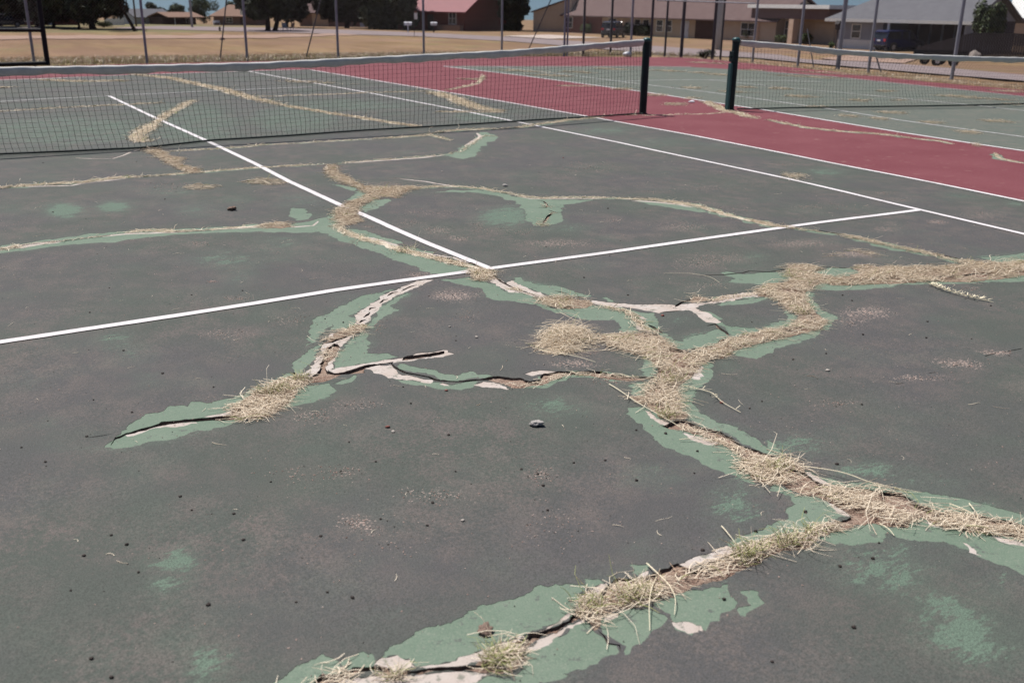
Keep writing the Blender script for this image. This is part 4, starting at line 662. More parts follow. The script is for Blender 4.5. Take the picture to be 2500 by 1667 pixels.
def make_net(name, label, xs0, xs1, topz, foot, dx, dzrow, rv, rh):
    root = empty(name, (*foot(xs0), 0))
    tag(root, label, "tennis net", "tennis nets strung across the two courts")
    ox, oy = foot(xs0)
    X = np.arange(xs0, xs1, dx)
    rows = 17
    base = np.array([foot(x) for x in X])
    topY = np.array([foot(x, True) for x in X])
    tz = np.array([topz(x) for x in X]) - 0.05
    # lattice of knots
    t = np.linspace(0, 1, rows)
    K = np.zeros((len(X), rows, 3))
    for j, s in enumerate(t):
        sag = math.sin(s * math.pi) * 0.012
        K[:, j, 0] = topY[:, 0] * (1 - s) + base[:, 0] * s + 0.05 * s * s + 0.006 * np.sin(X * 9 + j * 0.8) * s
        K[:, j, 1] = topY[:, 1] * (1 - s) + base[:, 1] * s ** 1.6 + topY[:, 1] * 0 - sag + 0.012 * np.sin(X * 2.3 + s * 4) * s
        K[:, j, 2] = tz * (1 - s) + 0.018 * s + 0.010 * np.sin(X * 1.7 + j) * s * (1 - s)
    K -= np.array([ox, oy, 0])
    v1, f1, _ = strands(K, np.full(K.shape[:2], rv), np.zeros(len(K)))
    Kt = K.transpose(1, 0, 2).copy()
    v2, f2, _ = strands(Kt, np.full(Kt.shape[:2], rh), np.zeros(len(Kt)))
    tag(np_obj("netting", np.concatenate([v1, v2]), [f1[0], f2[0] + len(v1)], [M['cord']], root), kind="stuff")
    # white headband folded over the cable
    xs = np.arange(xs0, xs1 + 0.001, 0.05)
    prof = [(-0.005, -0.078), (-0.014, -0.050), (-0.024, -0.026), (-0.026, -0.014), (-0.021, -0.002), (-0.012, 0.007), (0.0, 0.010), (0.012, 0.007), (0.021, -0.002), (0.026, -0.014), (0.024, -0.026), (0.014, -0.050), (0.005, -0.078)]
    V = []
    for x in xs:
        bx, by = foot(x, True)
        z = topz(x)
        for (a, b) in prof:
            V.append((bx - ox, by - oy + a * (1 + 0.25 * math.sin(x * 11)), z + b * (1 + 0.10 * math.sin(x * 5.3) + 0.06 * math.sin(x * 17)) + 0.002 * math.sin(x * 23)))
    V = np.array(V); k = len(prof); n = len(xs)
    idx = np.arange(n * k).reshape(n, k)
    F = np.concatenate([np.stack([idx[:-1, j], idx[1:, j], idx[1:, (j + 1) % k], idx[:-1, (j + 1) % k]], -1) for j in range(k)])
    np_obj("headband", V, [F], [M['tape']], root, smooth=True)
    # heavy bottom cord
    B = K[:, -1:, :].transpose(1, 0, 2)
    v, f, _ = strands(B.copy(), np.full(B.shape[:2], 0.011), np.zeros(1), 6)
    np_obj("bottom_cord", v, f, [M['darkband']], root)
    return root

fxA = [-6.3, -2.16, -1.56, -0.84, 0.0, 0.94, 2.06, 3.86, 5.59, 6.45]
fyA = [0.02, -0.07, -0.18, -0.25, 0.06, 0.07, 0.16, 0.18, 0.25, 0.30]
tzA = ([-6.3, -2.04, -0.85, 0.6, 2.0, 4.06, 6.27, 6.5], [0.99, 0.865, 0.86, 0.865, 0.905, 0.965, 1.065, 1.075])
def footA(x, top=False):
    return (x, 0.0 if (top and x < 4) else (float(np.interp(x, [4, 6.5], [0.0, 0.3])) if top else float(np.interp(x, fxA, fyA))))
make_net("tennis_net", "long tennis net with white headband across the near court", -6.3, 6.50,
         lambda x: float(np.interp(x, *tzA)), footA, 0.062, 0.05, 0.0021, 0.0012)
bx = [8.29, 9.2, 10.14, 11.4, 12.68, 13.95, 15.5]
by = [0.19, -0.02, -0.29, -0.66, -1.03, -1.25, -1.45]
bz = [1.06, 1.0, 0.915, 0.85, 0.81, 0.785, 0.77]
make_net("tennis_net", "partly seen tennis net sagging across the far right court", 8.33, 15.5,
         lambda x: float(np.interp(x, bx, bz)), lambda x, top=False: (x, float(np.interp(x, bx, by))), 0.062, 0.05, 0.0015, 0.0011)

def lathe(bm, prof, seg=20, loc=(0, 0, 0)):
    rings = []
    for r, z in prof:
        rings.append([bm.verts.new((loc[0] + r * math.cos(2 * math.pi * k / seg), loc[1] + r * math.sin(2 * math.pi * k / seg), loc[2] + z)) for k in range(seg)])
    for a, b in zip(rings[:-1], rings[1:]):
        for k in range(seg):
            bm.faces.new((a[k], a[(k + 1) % seg], b[(k + 1) % seg], b[k]))
    bm.faces.new(rings[0][::-1]); bm.faces.new(rings[-1])

def bobj(name, bm, mat, parent=None, smooth=False, bevel=0.0):
    bmesh.ops.recalc_face_normals(bm, faces=bm.faces)
    me = bpy.data.meshes.new(name)
    bm.to_mesh(me); bm.free()
    if smooth:
        me.polygons.foreach_set("use_smooth", [True] * len(me.polygons))
    me.materials.append(mat)
    o = link(bpy.data.objects.new(name, me), parent)
    if bevel:
        md = o.modifiers.new("bevel", 'BEVEL'); md.width = bevel; md.segments = 2; md.limit_method = 'ANGLE'
    return o

def box(bm, x0, x1, y0, y1, z0, z1):
    v = [bm.verts.new(c) for c in ((x0, y0, z0), (x1, y0, z0), (x1, y1, z0), (x0, y1, z0), (x0, y0, z1), (x1, y0, z1), (x1, y1, z1), (x0, y1, z1))]
    for q in ((3, 2, 1, 0), (4, 5, 6, 7), (0, 1, 5, 4), (1, 2, 6, 5), (2, 3, 7, 6), (3, 0, 4, 7)):
        bm.faces.new([v[k] for k in q])
    return v

def boxo(name, mat, parent, x0, x1, y0, y1, z0, z1, bevel=0.0):
    bm = bmesh.new(); box(bm, x0, x1, y0, y1, z0, z1)
    return bobj(name, bm, mat, parent, bevel=bevel)

def bar(bm, a, b, r, seg=8):
    a, b = Vector(a), Vector(b)
    d = (b - a).normalized()
    q = d.to_track_quat('Z', 'Y')
    rings = []
    for p in (a, b):
        rings.append([bm.verts.new(p + q @ Vector((r * math.cos(2 * math.pi * k / seg), r * math.sin(2 * math.pi * k / seg), 0))) for k in range(seg)])
    for k in range(seg):
        bm.faces.new((rings[0][k], rings[0][(k + 1) % seg], rings[1][(k + 1) % seg], rings[1][k]))
    bm.faces.new(rings[0][::-1]); bm.faces.new(rings[1])

def net_post(loc, label, side):
    r = empty("net_post", loc)
    tag(r, label, "net post", "dark green net posts")
    bm = bmesh.new()
    lathe(bm, [(0.056, -0.1), (0.056, 1.03), (0.060, 1.031), (0.060, 1.05)], 24)
    bobj("post", bm, M['netpost'], r, True).data.set_sharp_from_angle(angle=0.6)
    bm = bmesh.new()
    lathe(bm, [(0.062, 1.045), (0.063, 1.075), (0.055, 1.095), (0.03, 1.105), (0.004, 1.108)], 24)
    bobj("cap", bm, M['netteal'], r, True)  # brighter teal than the post: highlight on its top put into the colour
    bm = bmesh.new()
    lathe(bm, [(0.075, 0.0), (0.075, 0.012), (0.058, 0.02)], 20)
    bobj("base_collar", bm, M['netpost'], r)
    if side:
        boxo("side_plate", M['netteal'], r, -0.092, -0.052, -0.035, 0.035, 0.02, 0.72, 0.004)
        boxo("winch", M['netpost'], r, -0.075, -0.045, -0.05, 0.05, 0.74, 0.90, 0.006)
        bm = bmesh.new(); bar(bm, (-0.07, 0, 0.82), (-0.10, 0, 0.82), 0.016); bobj("winch_axle", bm, M['netpost'], r)
    else:
        bm = bmesh.new(); bar(bm, (0.03, 0, 1.06), (0.03, -0.075, 1.06), 0.010); bobj("cable_pulley", bm, M['netteal'], r)
    return r
net_post((6.60, 0.34, 0.0), "dark green post holding the near court's net", 0)
net_post((8.26, 0.20, 0.0), "dark green post with teal side plate on the right-hand court", 1)

# ------------------------------------------------------------------ dry grass in the cracks
VIEW_R = math.atan2(-math.sin(yaw), math.cos(yaw))     # heading of the wind-laid straw

def sample_poly(poly, n):
    p = np.asarray(poly, float)
    lo, hi = p.min(0), p.max(0)
    out = np.zeros((0, 2))
    while len(out) < n:
        q = RNG.uniform(lo, hi, (max(64, int(n * 2)), 2))
        out = np.concatenate([out, q[inpoly(q, p)]])
    return out[:n]

def make_straw(P, zlo, zhi, ang, spread, L, r, up_frac=0.0, lift=0.25, pale=0.0, k=4):
    n = len(P)
    a = ang + RNG.normal(0, spread, n)
    L = L * RNG.lognormal(0, 0.42, n)
    d = np.c_[np.cos(a), np.sin(a), np.zeros(n)]
    el = RNG.normal(0, lift * 0.55, n)
    up = RNG.random(n) < up_frac
    el[up] = RNG.uniform(0.35, 1.25, up.sum())
    Lz = np.where(up, L * 0.7, L)
    d[:, :2] *= np.cos(el)[:, None]
    d[:, 2] = np.sin(el)
    perp = np.c_[-np.sin(a), np.cos(a), np.zeros(n)]
    bend = RNG.normal(0, 0.14, n) * L
    zc = RNG.uniform(0, 1, n) ** 1.6 * (zhi - zlo) + zlo
    t = np.linspace(0, 1, k)
    z0 = H(P)
    Cc = np.zeros((n, k, 3))
    for j, s in enumerate(t):
        off = np.where(up, s, s - 0.5)
        Cc[:, j, :2] = P + d[:, :2] * (off * Lz)[:, None] + perp[:, :2] * (bend * 4 * s * (1 - s))[:, None]
        droop = np.where(up, -0.35 * Lz * s * s * RNG.uniform(0.2, 1, n), 0.12 * Lz * (4 * s * (1 - s) - 0.5) * RNG.uniform(-0.3, 1, n))
        Cc[:, j, 2] = np.maximum(z0 + 0.0015, z0 + zc + d[:, 2] * off * Lz + droop)
    taper = np.interp(t, [0, 0.25, 1], [0.85, 1.0, 0.45])
    R = np.outer(r * RNG.uniform(0.6, 1.35, n), taper)
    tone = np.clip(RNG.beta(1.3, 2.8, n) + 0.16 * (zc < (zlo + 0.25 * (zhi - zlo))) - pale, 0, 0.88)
    g = RNG.random(n) < np.where(up, 0.14, 0.015)
    tone[g] = 0.95
    return Cc, R, tone

near_parts, far_parts, tuft_parts = [], [], []
def radius(y):
    return float(np.interp(y, [-9.5, -6.5, -3, 1, 8], [0.00125, 0.0014, 0.0020, 0.0032, 0.005]))
MATA = 0
for dens, thick, poly in STRAW:
    poly = m_(poly)
    cy = np.mean([p[1] for p in poly])
    r = radius(cy)
    L = float(np.interp(cy, [-9.5, -6, -2], [0.062, 0.066, 0.080]))
    A_ = area(poly)
    n = int(min(16000, dens * (1.45 if cy < -5.5 else 1.1) * A_ / (L * 2 * r)))
    P = sample_poly(poly, n)
    tuft = thick >= 8
    if not tuft and cy < -4:                 # thin and bare places in the mat
        dn = np.array([noise.noise(Vector((x * 7.0, y * 7.0, 0.9))) + 0.7 * noise.noise(Vector((x * 19.0, y * 19.0, 4.5))) for x, y in P])
        P = P[dn > RNG.normal(-0.08, 0.12, len(P))]
    # frayed outline
    P = P + RNG.normal(0, 0.007, P.shape)
    th = thick / 100.0 * (1.0 if tuft else 0.62)
    res = make_straw(P, 0.001, th, VIEW_R, 0.6, L * (1.5 if tuft else 1.1), r, up_frac=0.02, lift=0.16 if not tuft else 0.5)
    if tuft:
        c = P.mean(0)
        dd = np.linalg.norm((P - c) / (P.std(0) * 2.0), axis=1)
        res[0][:, :, 2] -= (th * 0.55 * np.clip(dd, 0, 1))[:, None]
        zmin = H(P) + 0.002
        res[0][:, :, 2] = np.maximum(res[0][:, :, 2], zmin[:, None])
        tuft_parts.append(res)
    else:
        (near_parts if cy < -4.5 else far_parts).append(res)
    # loose stems sticking out round the edge
    if cy < -4 and dens > 0.5:
        m = int(n * 0.05) + 6
        Q = sample_poly(poly, m) + RNG.normal(0, 0.03, (m, 2))
        near_parts.append(make_straw(Q, 0.002, th + 0.008, VIEW_R, 0.8, 0.115, r * 0.85, up_frac=0.03, lift=0.10, pale=0.3))
for wd, dens, path in SL:
    p = [Vector((a / 100, b / 100, 0)) for a, b in path]
    w = wd / 100.0 * (1.35 if path[0][1] > 20 else 1.0)
    for a, b in zip(p[:-1], p[1:]):
        Ls = (b - a).length
        if Ls < 1e-4:
            continue
        cy = (a.y + b.y) / 2
        r = radius(cy)
        L = float(np.interp(cy, [-9, -5, 0, 8], [0.06, 0.06, 0.07, 0.10]))
        n = int(min(5000, (1.7 if dens == 1.3 else dens * (1.4 if cy < -6 else 0.9 if cy < 0.2 else 1.3)) * Ls * w / (L * 2 * r))) + 2
        s = RNG.random(n)
        off = RNG.normal(0, 0.30, n) * w
        if dens == 1.3:                      # wind-blown drifts, no edge
            s = RNG.normal(0.5, 0.45, n); off = RNG.normal(0, 0.8, n) * w
        tv = (b - a) / Ls
        P = np.c_[a.x + tv.x * Ls * s - tv.y * off, a.y + tv.y * Ls * s + tv.x * off]
        # clumps and thin places
        dn = np.array([noise.noise(Vector((x * 4.0, y * 4.0, 0.5))) + 0.6 * noise.noise(Vector((x * 11.0, y * 11.0, 2.5))) for x, y in P])
        P = P[dn > RNG.normal(-0.35 if cy < -5 else -0.6, 0.2, len(P))]
        if len(P) == 0:
            continue
        ang = math.atan2(tv.y, tv.x)
        res = make_straw(P, 0.001, 0.008 + 0.04 * w, ang, 0.7, L, r, up_frac=0.04, lift=0.15, pale=0.25 if cy > -6 else 0.05)
        (near_parts if cy < -4.5 else far_parts).append(res)

# stray single stems blown about the near court
P = np.c_[RNG.uniform(-3.0, 4.0, 260), RNG.uniform(-9.6, -3.0, 260)]
near_parts.append(make_straw(P, 0.001, 0.003, VIEW_R, 1.2, 0.035, 0.0009, 0, 0.05, 0.1))
for gfrac, cx, cy, rx, ry, n in TUFT:
    n = int(n * 0.7)
    P = np.c_[RNG.normal(cx, rx * 0.5, n), RNG.normal(cy, ry * 0.5, n)]
    near_parts.append(make_straw(P, 0.0, 0.004, 0.0, 3.0, 0.065, 0.0011, up_frac=1.0, lift=0.3))
    tn = near_parts[-1][2]
    gsel = RNG.random(n) < gfrac
    tn[gsel] = 0.95

def straw_obj(name, parts, mat):
    Vs, Fs, Ts, o = [], [], [], 0
    for C4, R, tn in parts:
        v, f, t_ = strands(C4, R, tn)
        Vs.append(v); Fs.append(f[0] + o); Ts.append(t_); o += len(v)
    return np_obj(name, np.concatenate(Vs), [np.concatenate(Fs)], [mat], attrs={"tone": np.concatenate(Ts)})
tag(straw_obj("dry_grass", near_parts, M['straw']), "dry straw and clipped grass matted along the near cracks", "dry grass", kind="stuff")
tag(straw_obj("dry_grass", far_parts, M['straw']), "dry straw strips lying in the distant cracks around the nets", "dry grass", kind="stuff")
tag(straw_obj("straw_tuft", tuft_parts, M['straw']), "loose heaped tuft of straw beside the big crack junction", "straw tuft")
print("straws", sum(len(p[0]) for p in near_parts), sum(len(p[0]) for p in far_parts), sum(len(p[0]) for p in tuft_parts))

# long single stalks one can pick out
stalk_labels = ["long bent straw stalk curving right from the bottom crack", "long straw stalk hanging straight down from the bottom crack",
    "long straw stem slanting along the left of the big junction", "thin forked straw stem reaching right from the big junction",
    "pale straight straw lying left of the widening crack", "long straw stem lying along the upper edge of the right-hand crack",
    "pale straw stem trailing from the heaped tuft", "short upright straw above the right-hand crack, nearest the frame edge",
    "pale straw leaning left above the right-hand crack", "thin straw hanging below the right-hand mat",
    "thin pale straw poking up left of the lower crack", "feathery pale seed stalk lying below the wide straw mat", "hair-thin pale straw on the dark paint left of the wide mat"]
for i, path in enumerate(STALK):
    p = m_(path)
    if i == 11:
        p = p[1:]
    p = np.array(p)
    s = np.linspace(0, len(p) - 1, 14)
    x = np.interp(s, range(len(p)), p[:, 0]); y = np.interp(s, range(len(p)), p[:, 1])
    for _ in range(2):
        x[1:-1] = (x[:-2] + x[1:-1] * 2 + x[2:]) / 4; y[1:-1] = (y[:-2] + y[1:-1] * 2 + y[2:]) / 4
    z = H(np.c_[x, y]) + 0.006 + (0.018 if i in (0, 1, 5) else 0.006) * np.sin(np.linspace(0.2, math.pi, 14))
    C4 = np.c_[x, y, z][None] - np.array([x[0], y[0], 0])
    R = np.linspace(0.0019, 0.0009, 14)[None] * (1.4 if i == 11 else 0.6 if i == 12 else 1.0)
    v, f, tn = strands(C4, R, np.array([0.2]), 5)
    parts = [(v, f[0], tn)]
    if i == 11 or i == 3:      # little side hairs of the seed head
        m = 160 if i == 11 else 14
        k = RNG.integers(1, 13, m)
        Q = C4[0, k]
        hd = np.zeros((m, 3, 3)); an = RNG.uniform(0, 6.28, m); ln = RNG.uniform(0.02, 0.045, m)
        for j in range(3):
            hd[:, j] = Q + np.c_[np.cos(an) * ln * j / 2, np.sin(an) * ln * j / 2 * 0.6, 0.004 + ln * 0.25 * j / 2]
        v2, f2, t2 = strands(hd, np.full((m, 3), 0.0012), RNG.random(m) * 0.5)
        parts.append((v2, f2[0] + len(v), t2))
    o = np_obj("straw_stalk", np.concatenate([q[0] for q in parts]), [np.concatenate([q[1] for q in parts])], [M['straw2']], attrs={"tone": np.concatenate([q[2] for q in parts])})
    o.location = (x[0], y[0], 0)
    tag(o, stalk_labels[i], "straw", "long straw stalks on the court")

# ------------------------------------------------------------------ pebbles, clods and grit
M['dung'] = mottled("dark_pebble", (0.014, 0.010, 0.009), (0.040, 0.027, 0.022), 60, 0.7, 0.3)
M['redchip'] = mottled("red_brick_chip", (0.16, 0.055, 0.045), (0.22, 0.09, 0.075), 60, 0.8, 0.2)
M['palestone'] = mottled("pale_stone", (0.42, 0.38, 0.34), (0.30, 0.27, 0.24), 70, 0.85, 0.2)
M['greystone'] = mottled("grey_stone", (0.40, 0.38, 0.36), (0.22, 0.205, 0.195), 9, 0.85, 0.2, 0.0, fine=26)
M['clod'] = mottled("brown_clod", (0.10, 0.065, 0.05), (0.27, 0.20, 0.165), 7, 0.9, 0.1, 0.0, fine=20)
def stone_mesh(name, seed, sub=2, rough=0.3, flat=0.7):
    bm = bmesh.new()
    bmesh.ops.create_icosphere(bm, subdivisions=sub, radius=1.0)
    for v in bm.verts:
        d = v.co.normalized()
        k = 1 + rough * noise.noise(d * 1.7 + Vector((seed, 0, 0))) + rough * 0.5 * noise.noise(d * 4 + Vector((0, seed, 0)))
        v.co = d * k
        v.co.z *= flat
    me = bpy.data.meshes.new(name)
    bm.to_mesh(me); bm.free()
    me.polygons.foreach_set("use_smooth", [True] * len(me.polygons))
    return me
peb_me = []
for i in range(5):
    me = stone_mesh("pebble", 3.1 * i, 2, 0.55, 0.55)
    me.materials.append(M['dung']); peb_me.append(me)
red_me = stone_mesh("brick_chip", 51.0, 2, 0.4, 0.6); red_me.materials.append(M['redchip'])
pale_me = stone_mesh("pale_chip", 61.0, 2, 0.4, 0.6); pale_me.materials.append(M['palestone'])
big_me = stone_mesh("grey_stone", 77.0, 4, 0.35, 0.62); big_me.materials.append(M['greystone'])
clod_me = stone_mesh("clod", 88.0, 4, 0.45, 0.5); clod_me.materials.append(M['clod'])
specs = {0: ("pebble", None, (0.0036, 0.0064), "small dark pebble lying on the worn court paint", "pebble", "small dark pebbles"),
         1: ("brick_chip", red_me, (0.007, 0.009), "tiny reddish chip lying on the dark court paint", "stone chip", "tiny reddish chips"),
         2: ("pale_chip", pale_me, (0.006, 0.009), "small pale stone chip lying on the dark court paint", "stone chip", "small pale stone chips"),
         3: ("grey_stone", big_me, (0.028, 0.028), "single rough grey stone in the middle of the near court", "stone", None),
         4: ("brown_clod", clod_me, (0.020, 0.020), "brown crumbly clod on the green patch at the bottom", "clod", None),
         5: ("brown_clod", clod_me, (0.033, 0.033), "dark brown clod left of the centre line", "clod", None),
         6: ("grey_stone", big_me, (0.022, 0.022), "small dark grey stone by the straw line beyond the service line", "stone", None)}
peb_place = ['lying beyond the service line, left of the centre line', 'lying beyond the service line, right of the centre line',
    'at left, between service line and leaf-shaped green patch', 'lying in the bottom left of the court', 'inside the ring of cracks below the service line',
    'on the open foreground paint left of the grey stone', 'on the foreground between the two lower cracks', 'at right, below the wide straw mat', 'near the right-hand crack at lower right']
for i, (x, y, kd_, rg_) in enumerate(PEB):
    nm, me, rr, lab, cat, grp = specs[kd_]
    me = me or peb_me[i % 5]
    o = bpy.data.objects.new(nm, me)
    s = random.uniform(*rr)
    x, y = x / 100, y / 100
    z = float(H(np.array([[x, y]]))[0])
    o.location = (x, y, z + s * 0.45)
    o.rotation_euler = (random.uniform(-.2, .2), random.uniform(-.2, .2), random.uniform(0, 6.28) if kd_ != 3 else VIEW_R)
    o.scale = (s * random.uniform(0.9, 1.3), s, s * random.uniform(0.8, 1.0))
    if kd_ == 3:
        o.scale = (0.027, 0.019, 0.017); o.location.z = z + 0.012
    link(o)
    if kd_ == 0:
        lab = 'small dark pebble ' + peb_place[rg_]; grp = 'small dark pebbles ' + peb_place[rg_]
    tag(o, lab, cat, grp)
# loose grit, one scatter of tiny broken crumbs
oct_v = np.array([(1, 0, 0), (-1, 0, 0), (0, 1, 0), (0, -1, 0), (0, 0, 1), (0, 0, -1)], float)
oct_f = np.array([(0, 2, 4), (2, 1, 4), (1, 3, 4), (3, 0, 4), (2, 0, 5), (1, 2, 5), (3, 1, 5), (0, 3, 5)])
Ps, Ss = [], []
for cx, cy_, ax, ay, bx_, by_, s in GRIT:
    A_ = abs(ax * by_ - ay * bx_) / 1e4
    n = int(min(420, 50 + 1500 * A_ * s))
    u = RNG.normal(0, 0.45, (n, 2))
    Ps.append(np.c_[cx + u[:, 0] * ax + u[:, 1] * bx_, cy_ + u[:, 0] * ay + u[:, 1] * by_] / 100)
    Ss.append(RNG.uniform(0.0009, 0.0032, n) * (1 + 0.4 * (cy_ > -400)))
n = 4200
Ps.append(np.c_[RNG.uniform(-3, 4, n), RNG.uniform(-9.8, -3.5, n)]); Ss.append(RNG.uniform(0.001, 0.0027, n))
Pg = np.concatenate(Ps); Sg = np.concatenate(Ss)
zz = H(Pg)
ang = RNG.uniform(0, 6.28, len(Pg))
sc = np.c_[Sg * RNG.uniform(0.8, 1.9, len(Sg)), Sg, Sg * RNG.uniform(0.5, 0.9, len(Sg))]
V = oct_v[None] * sc[:, None, :] * RNG.uniform(0.75, 1.25, (len(Pg), 6, 1))
ca, sa = np.cos(ang)[:, None], np.sin(ang)[:, None]
V = np.stack([V[..., 0] * ca - V[..., 1] * sa, V[..., 0] * sa + V[..., 1] * ca, V[..., 2]], -1)
V += np.c_[Pg, zz + sc[:, 2] * 0.6][:, None, :]
F = (oct_f[None] + (np.arange(len(Pg)) * 6)[:, None, None]).reshape(-1, 3)
n_ = NT("grit")
tt = n_.attr("tone")
c = n_.mix(n_.ramp(tt, 0.0, 0.7), (0.42, 0.35, 0.31), (0.33, 0.22, 0.185))
c = n_.mix(n_.ramp(tt, 0.80, 0.84), c, (0.05, 0.045, 0.04))
M['grit'] = n_.done(c, 0.9, 0.2)
tag(np_obj("grit", V.reshape(-1, 3), [F], [M['grit']], attrs={"tone": np.repeat(RNG.random(len(Pg)), 6)}), "scattered pinkish grit crumbs on the worn paint", "grit", kind="stuff")
# ------------------------------------------------------------------ terrain around the courts
def terz(x, y):
    dx = max(-14 - x, 0, x - 18.3); dy = max(-14 - y, 0, y - 15.2)
    s = math.hypot(dx, dy)
    return -0.05 - 1.7 * min(1, max(0, s - 1) / 36) - 0.004 * max(0, s - 37) - 0.010 * max(0, s - 112)

n = NT("dry_lawn")
a = n.noise(0.10, 4, 0.6); b = n.noise(0.9, 4, 0.65, stretch=(0.6, 1.6, 1)); e = n.noise(9, 4, 0.7); f_ = n.noise(60, 3, 0.7)
pf_ = n.noise(0.9, 8, 0.8, stretch=(0.8, 0.14, 1), off=(1, 1, 0))
c = n.mix(n.ramp(pf_, 0.40, 0.62), (0.185, 0.120, 0.066), (0.36, 0.255, 0.140))
c = n.mix(n.ramp(e, 0.42, 0.62, 0, 0.75), c, (0.185, 0.115, 0.068))
c = n.mix(n.ramp(a, 0.46, 0.62, 0, 0.5), c, (0.315, 0.200, 0.150))
gz = n.new("ShaderNodeSeparateXYZ"); n.link(n.coords(), gz.inputs[0])
# greener lawns in front of the far houses
lawn = n.math('MULTIPLY', n.ramp(gz.outputs[1], 100, 108), n.ramp(gz.outputs[0], 50, 42))
near_ = n.math('MULTIPLY', n.ramp(gz.outputs[1], 22, 15.5), n.ramp(gz.outputs[1], 14.6, 15.0))
c = n.mix(n.math('MULTIPLY', near_, n.ramp(e, 0.3, 0.6, 0.3, 0.85)), c, (0.155, 0.130, 0.062))
c = n.mix(n.math('MULTIPLY', lawn, n.ramp(b, 0.25, 0.6, 0.35, 0.9)), c, (0.150, 0.165, 0.080))
c = n.mix(n.ramp(n.noise(0.22, 4, 0.6, off=(7, 3, 0)), 0.54, 0.66, 0, 0.6), c, (0.18, 0.175, 0.080))
c = n.mix(n.ramp(n.noise(0.35, 4, 0.6, stretch=(0.25, 0.12, 1), off=(2, 9, 0)), 0.45, 0.58, 0, 0.6), c, (0.20, 0.125, 0.09))
c = n.mix(n.ramp(f_, 0.3, 0.6, 0.45, 0), c, (0.12, 0.08, 0.05))
n.bump(e, 0.6, 0.05)
M['lawn'] = n.done(c, 0.95, 0.1)
def grid_axis(lo, hi, c0, c1, fine, grow):
    v = list(np.arange(c0, c1 + 1e-6, fine))
    s = fine
    while v[-1] < hi:
        s *= grow; v.append(v[-1] + s)
    s = fine
    while v[0] > lo:
        s *= grow; v.insert(0, v[0] - s)
    return np.array(v)
gx = grid_axis(-700, 900, -15, 24, 0.6, 1.10)
gy = grid_axis(-200, 1300, -15, 20, 0.6, 1.10)
XX, YY = np.meshgrid(gx, gy, indexing='ij')
zz = np.array([terz(a, b) for a, b in zip(XX.ravel(), YY.ravel())])
pts = np.c_[XX.ravel(), YY.ravel()]
ins = inpoly(pts, PAD)
zz += 0.025 * np.array([noise.noise(Vector((a * 0.7, b * 0.7, 0))) for a, b in pts])
zz[ins] = -0.32
idx = np.arange(len(pts)).reshape(len(gx), len(gy))
Fq = np.stack([idx[:-1, :-1], idx[1:, :-1], idx[1:, 1:], idx[:-1, 1:]], -1).reshape(-1, 4)
ground = np_obj("ground", np.c_[pts, zz], [Fq], [M['lawn']], smooth=True)
tag(ground, kind="structure")

def strip(name, near, far, mat, dz, kind="structure", sub=6, cross=8):
    near = [Vector((*p, 0)) for p in near]; far = [Vector((*p, 0)) for p in far]
    def res(pl, k):
        d = [0]
        for a, b in zip(pl[:-1], pl[1:]): d.append(d[-1] + (b - a).length)
        t = np.linspace(0, d[-1], k)
        return np.c_[np.interp(t, d, [p.x for p in pl]), np.interp(t, d, [p.y for p in pl])]
    k = 90
    A_, B_ = res(near, k), res(far, k)
    if name == 'dirt_path':
        for i in range(k):
            A_[i, 1] += 3.0 * noise.noise(Vector((A_[i, 0] * 0.35, 1, 0))); B_[i, 1] += 3.0 * noise.noise(Vector((B_[i, 0] * 0.35, 7, 0)))
    V = []
    for i in range(k):
        for j in range(cross + 1):
            q = A_[i] * (1 - j / cross) + B_[i] * (j / cross)
            V.append((q[0], q[1], terz(*q) + dz))
    ix = np.arange(len(V)).reshape(k, cross + 1)
    F_ = np.stack([ix[:-1, :-1], ix[1:, :-1], ix[1:, 1:], ix[:-1, 1:]], -1).reshape(-1, 4)
    return tag(np_obj(name, V, [F_], [mat]), kind=kind)
M['asphalt'] = mottled("road_asphalt", (0.205, 0.165, 0.165), (0.245, 0.20, 0.198), 0.8, 0.9, 0.2, obj=False, fine=30)
M['dirt'] = mottled("pale_dirt", (0.275, 0.185, 0.145), (0.33, 0.235, 0.19), 0.6, 0.95, 0.1, obj=False, fine=6)
M['concrete'] = mottled("driveway_concrete", (0.40, 0.33, 0.29), (0.47, 0.40, 0.36), 0.6, 0.9, 0.2, obj=False, fine=8)
strip("road", [(19.6, -20), (20.4, 0), (21.3, 6.4), (23.6, 13.5), (33, 30), (44, 46), (46.6, 69.8), (44.4, 86.2), (38.6, 95), (31, 107), (20, 122)],
      [(27.5, -20), (28.5, 0), (30, 9), (34.5, 15.3), (44.5, 29), (52.9, 42), (53.8, 57), (54, 68.8), (54.2, 82.4), (52, 98), (48, 112), (30, 142)], M['asphalt'], 0.045)
strip("dirt_path", [(-30, 83), (9.4, 82.6), (16, 82.3), (25.8, 82), (33, 86), (40, 91)], [(-30, 93), (10.8, 92.8), (18, 92.6), (28.9, 92), (34, 95), (40, 95.5)], M['dirt'], 0.05)
strip("driveway", [(-20, 118), (4, 118.5), (10, 114.6)], [(-20, 132), (4, 131), (13, 126)], M['concrete'], 0.05)
strip("driveway", [(55, 76), (64, 79)], [(55, 86), (64, 90)], M['concrete'], 0.06)
strip("driveway", [(48, 28), (60, 35)], [(51, 36.5), (64, 42)], M['dirt'], 0.06)
M['curb'] = mottled("curb_concrete", (0.40, 0.33, 0.28), (0.47, 0.40, 0.35), 2, 0.9, 0.2, obj=False)

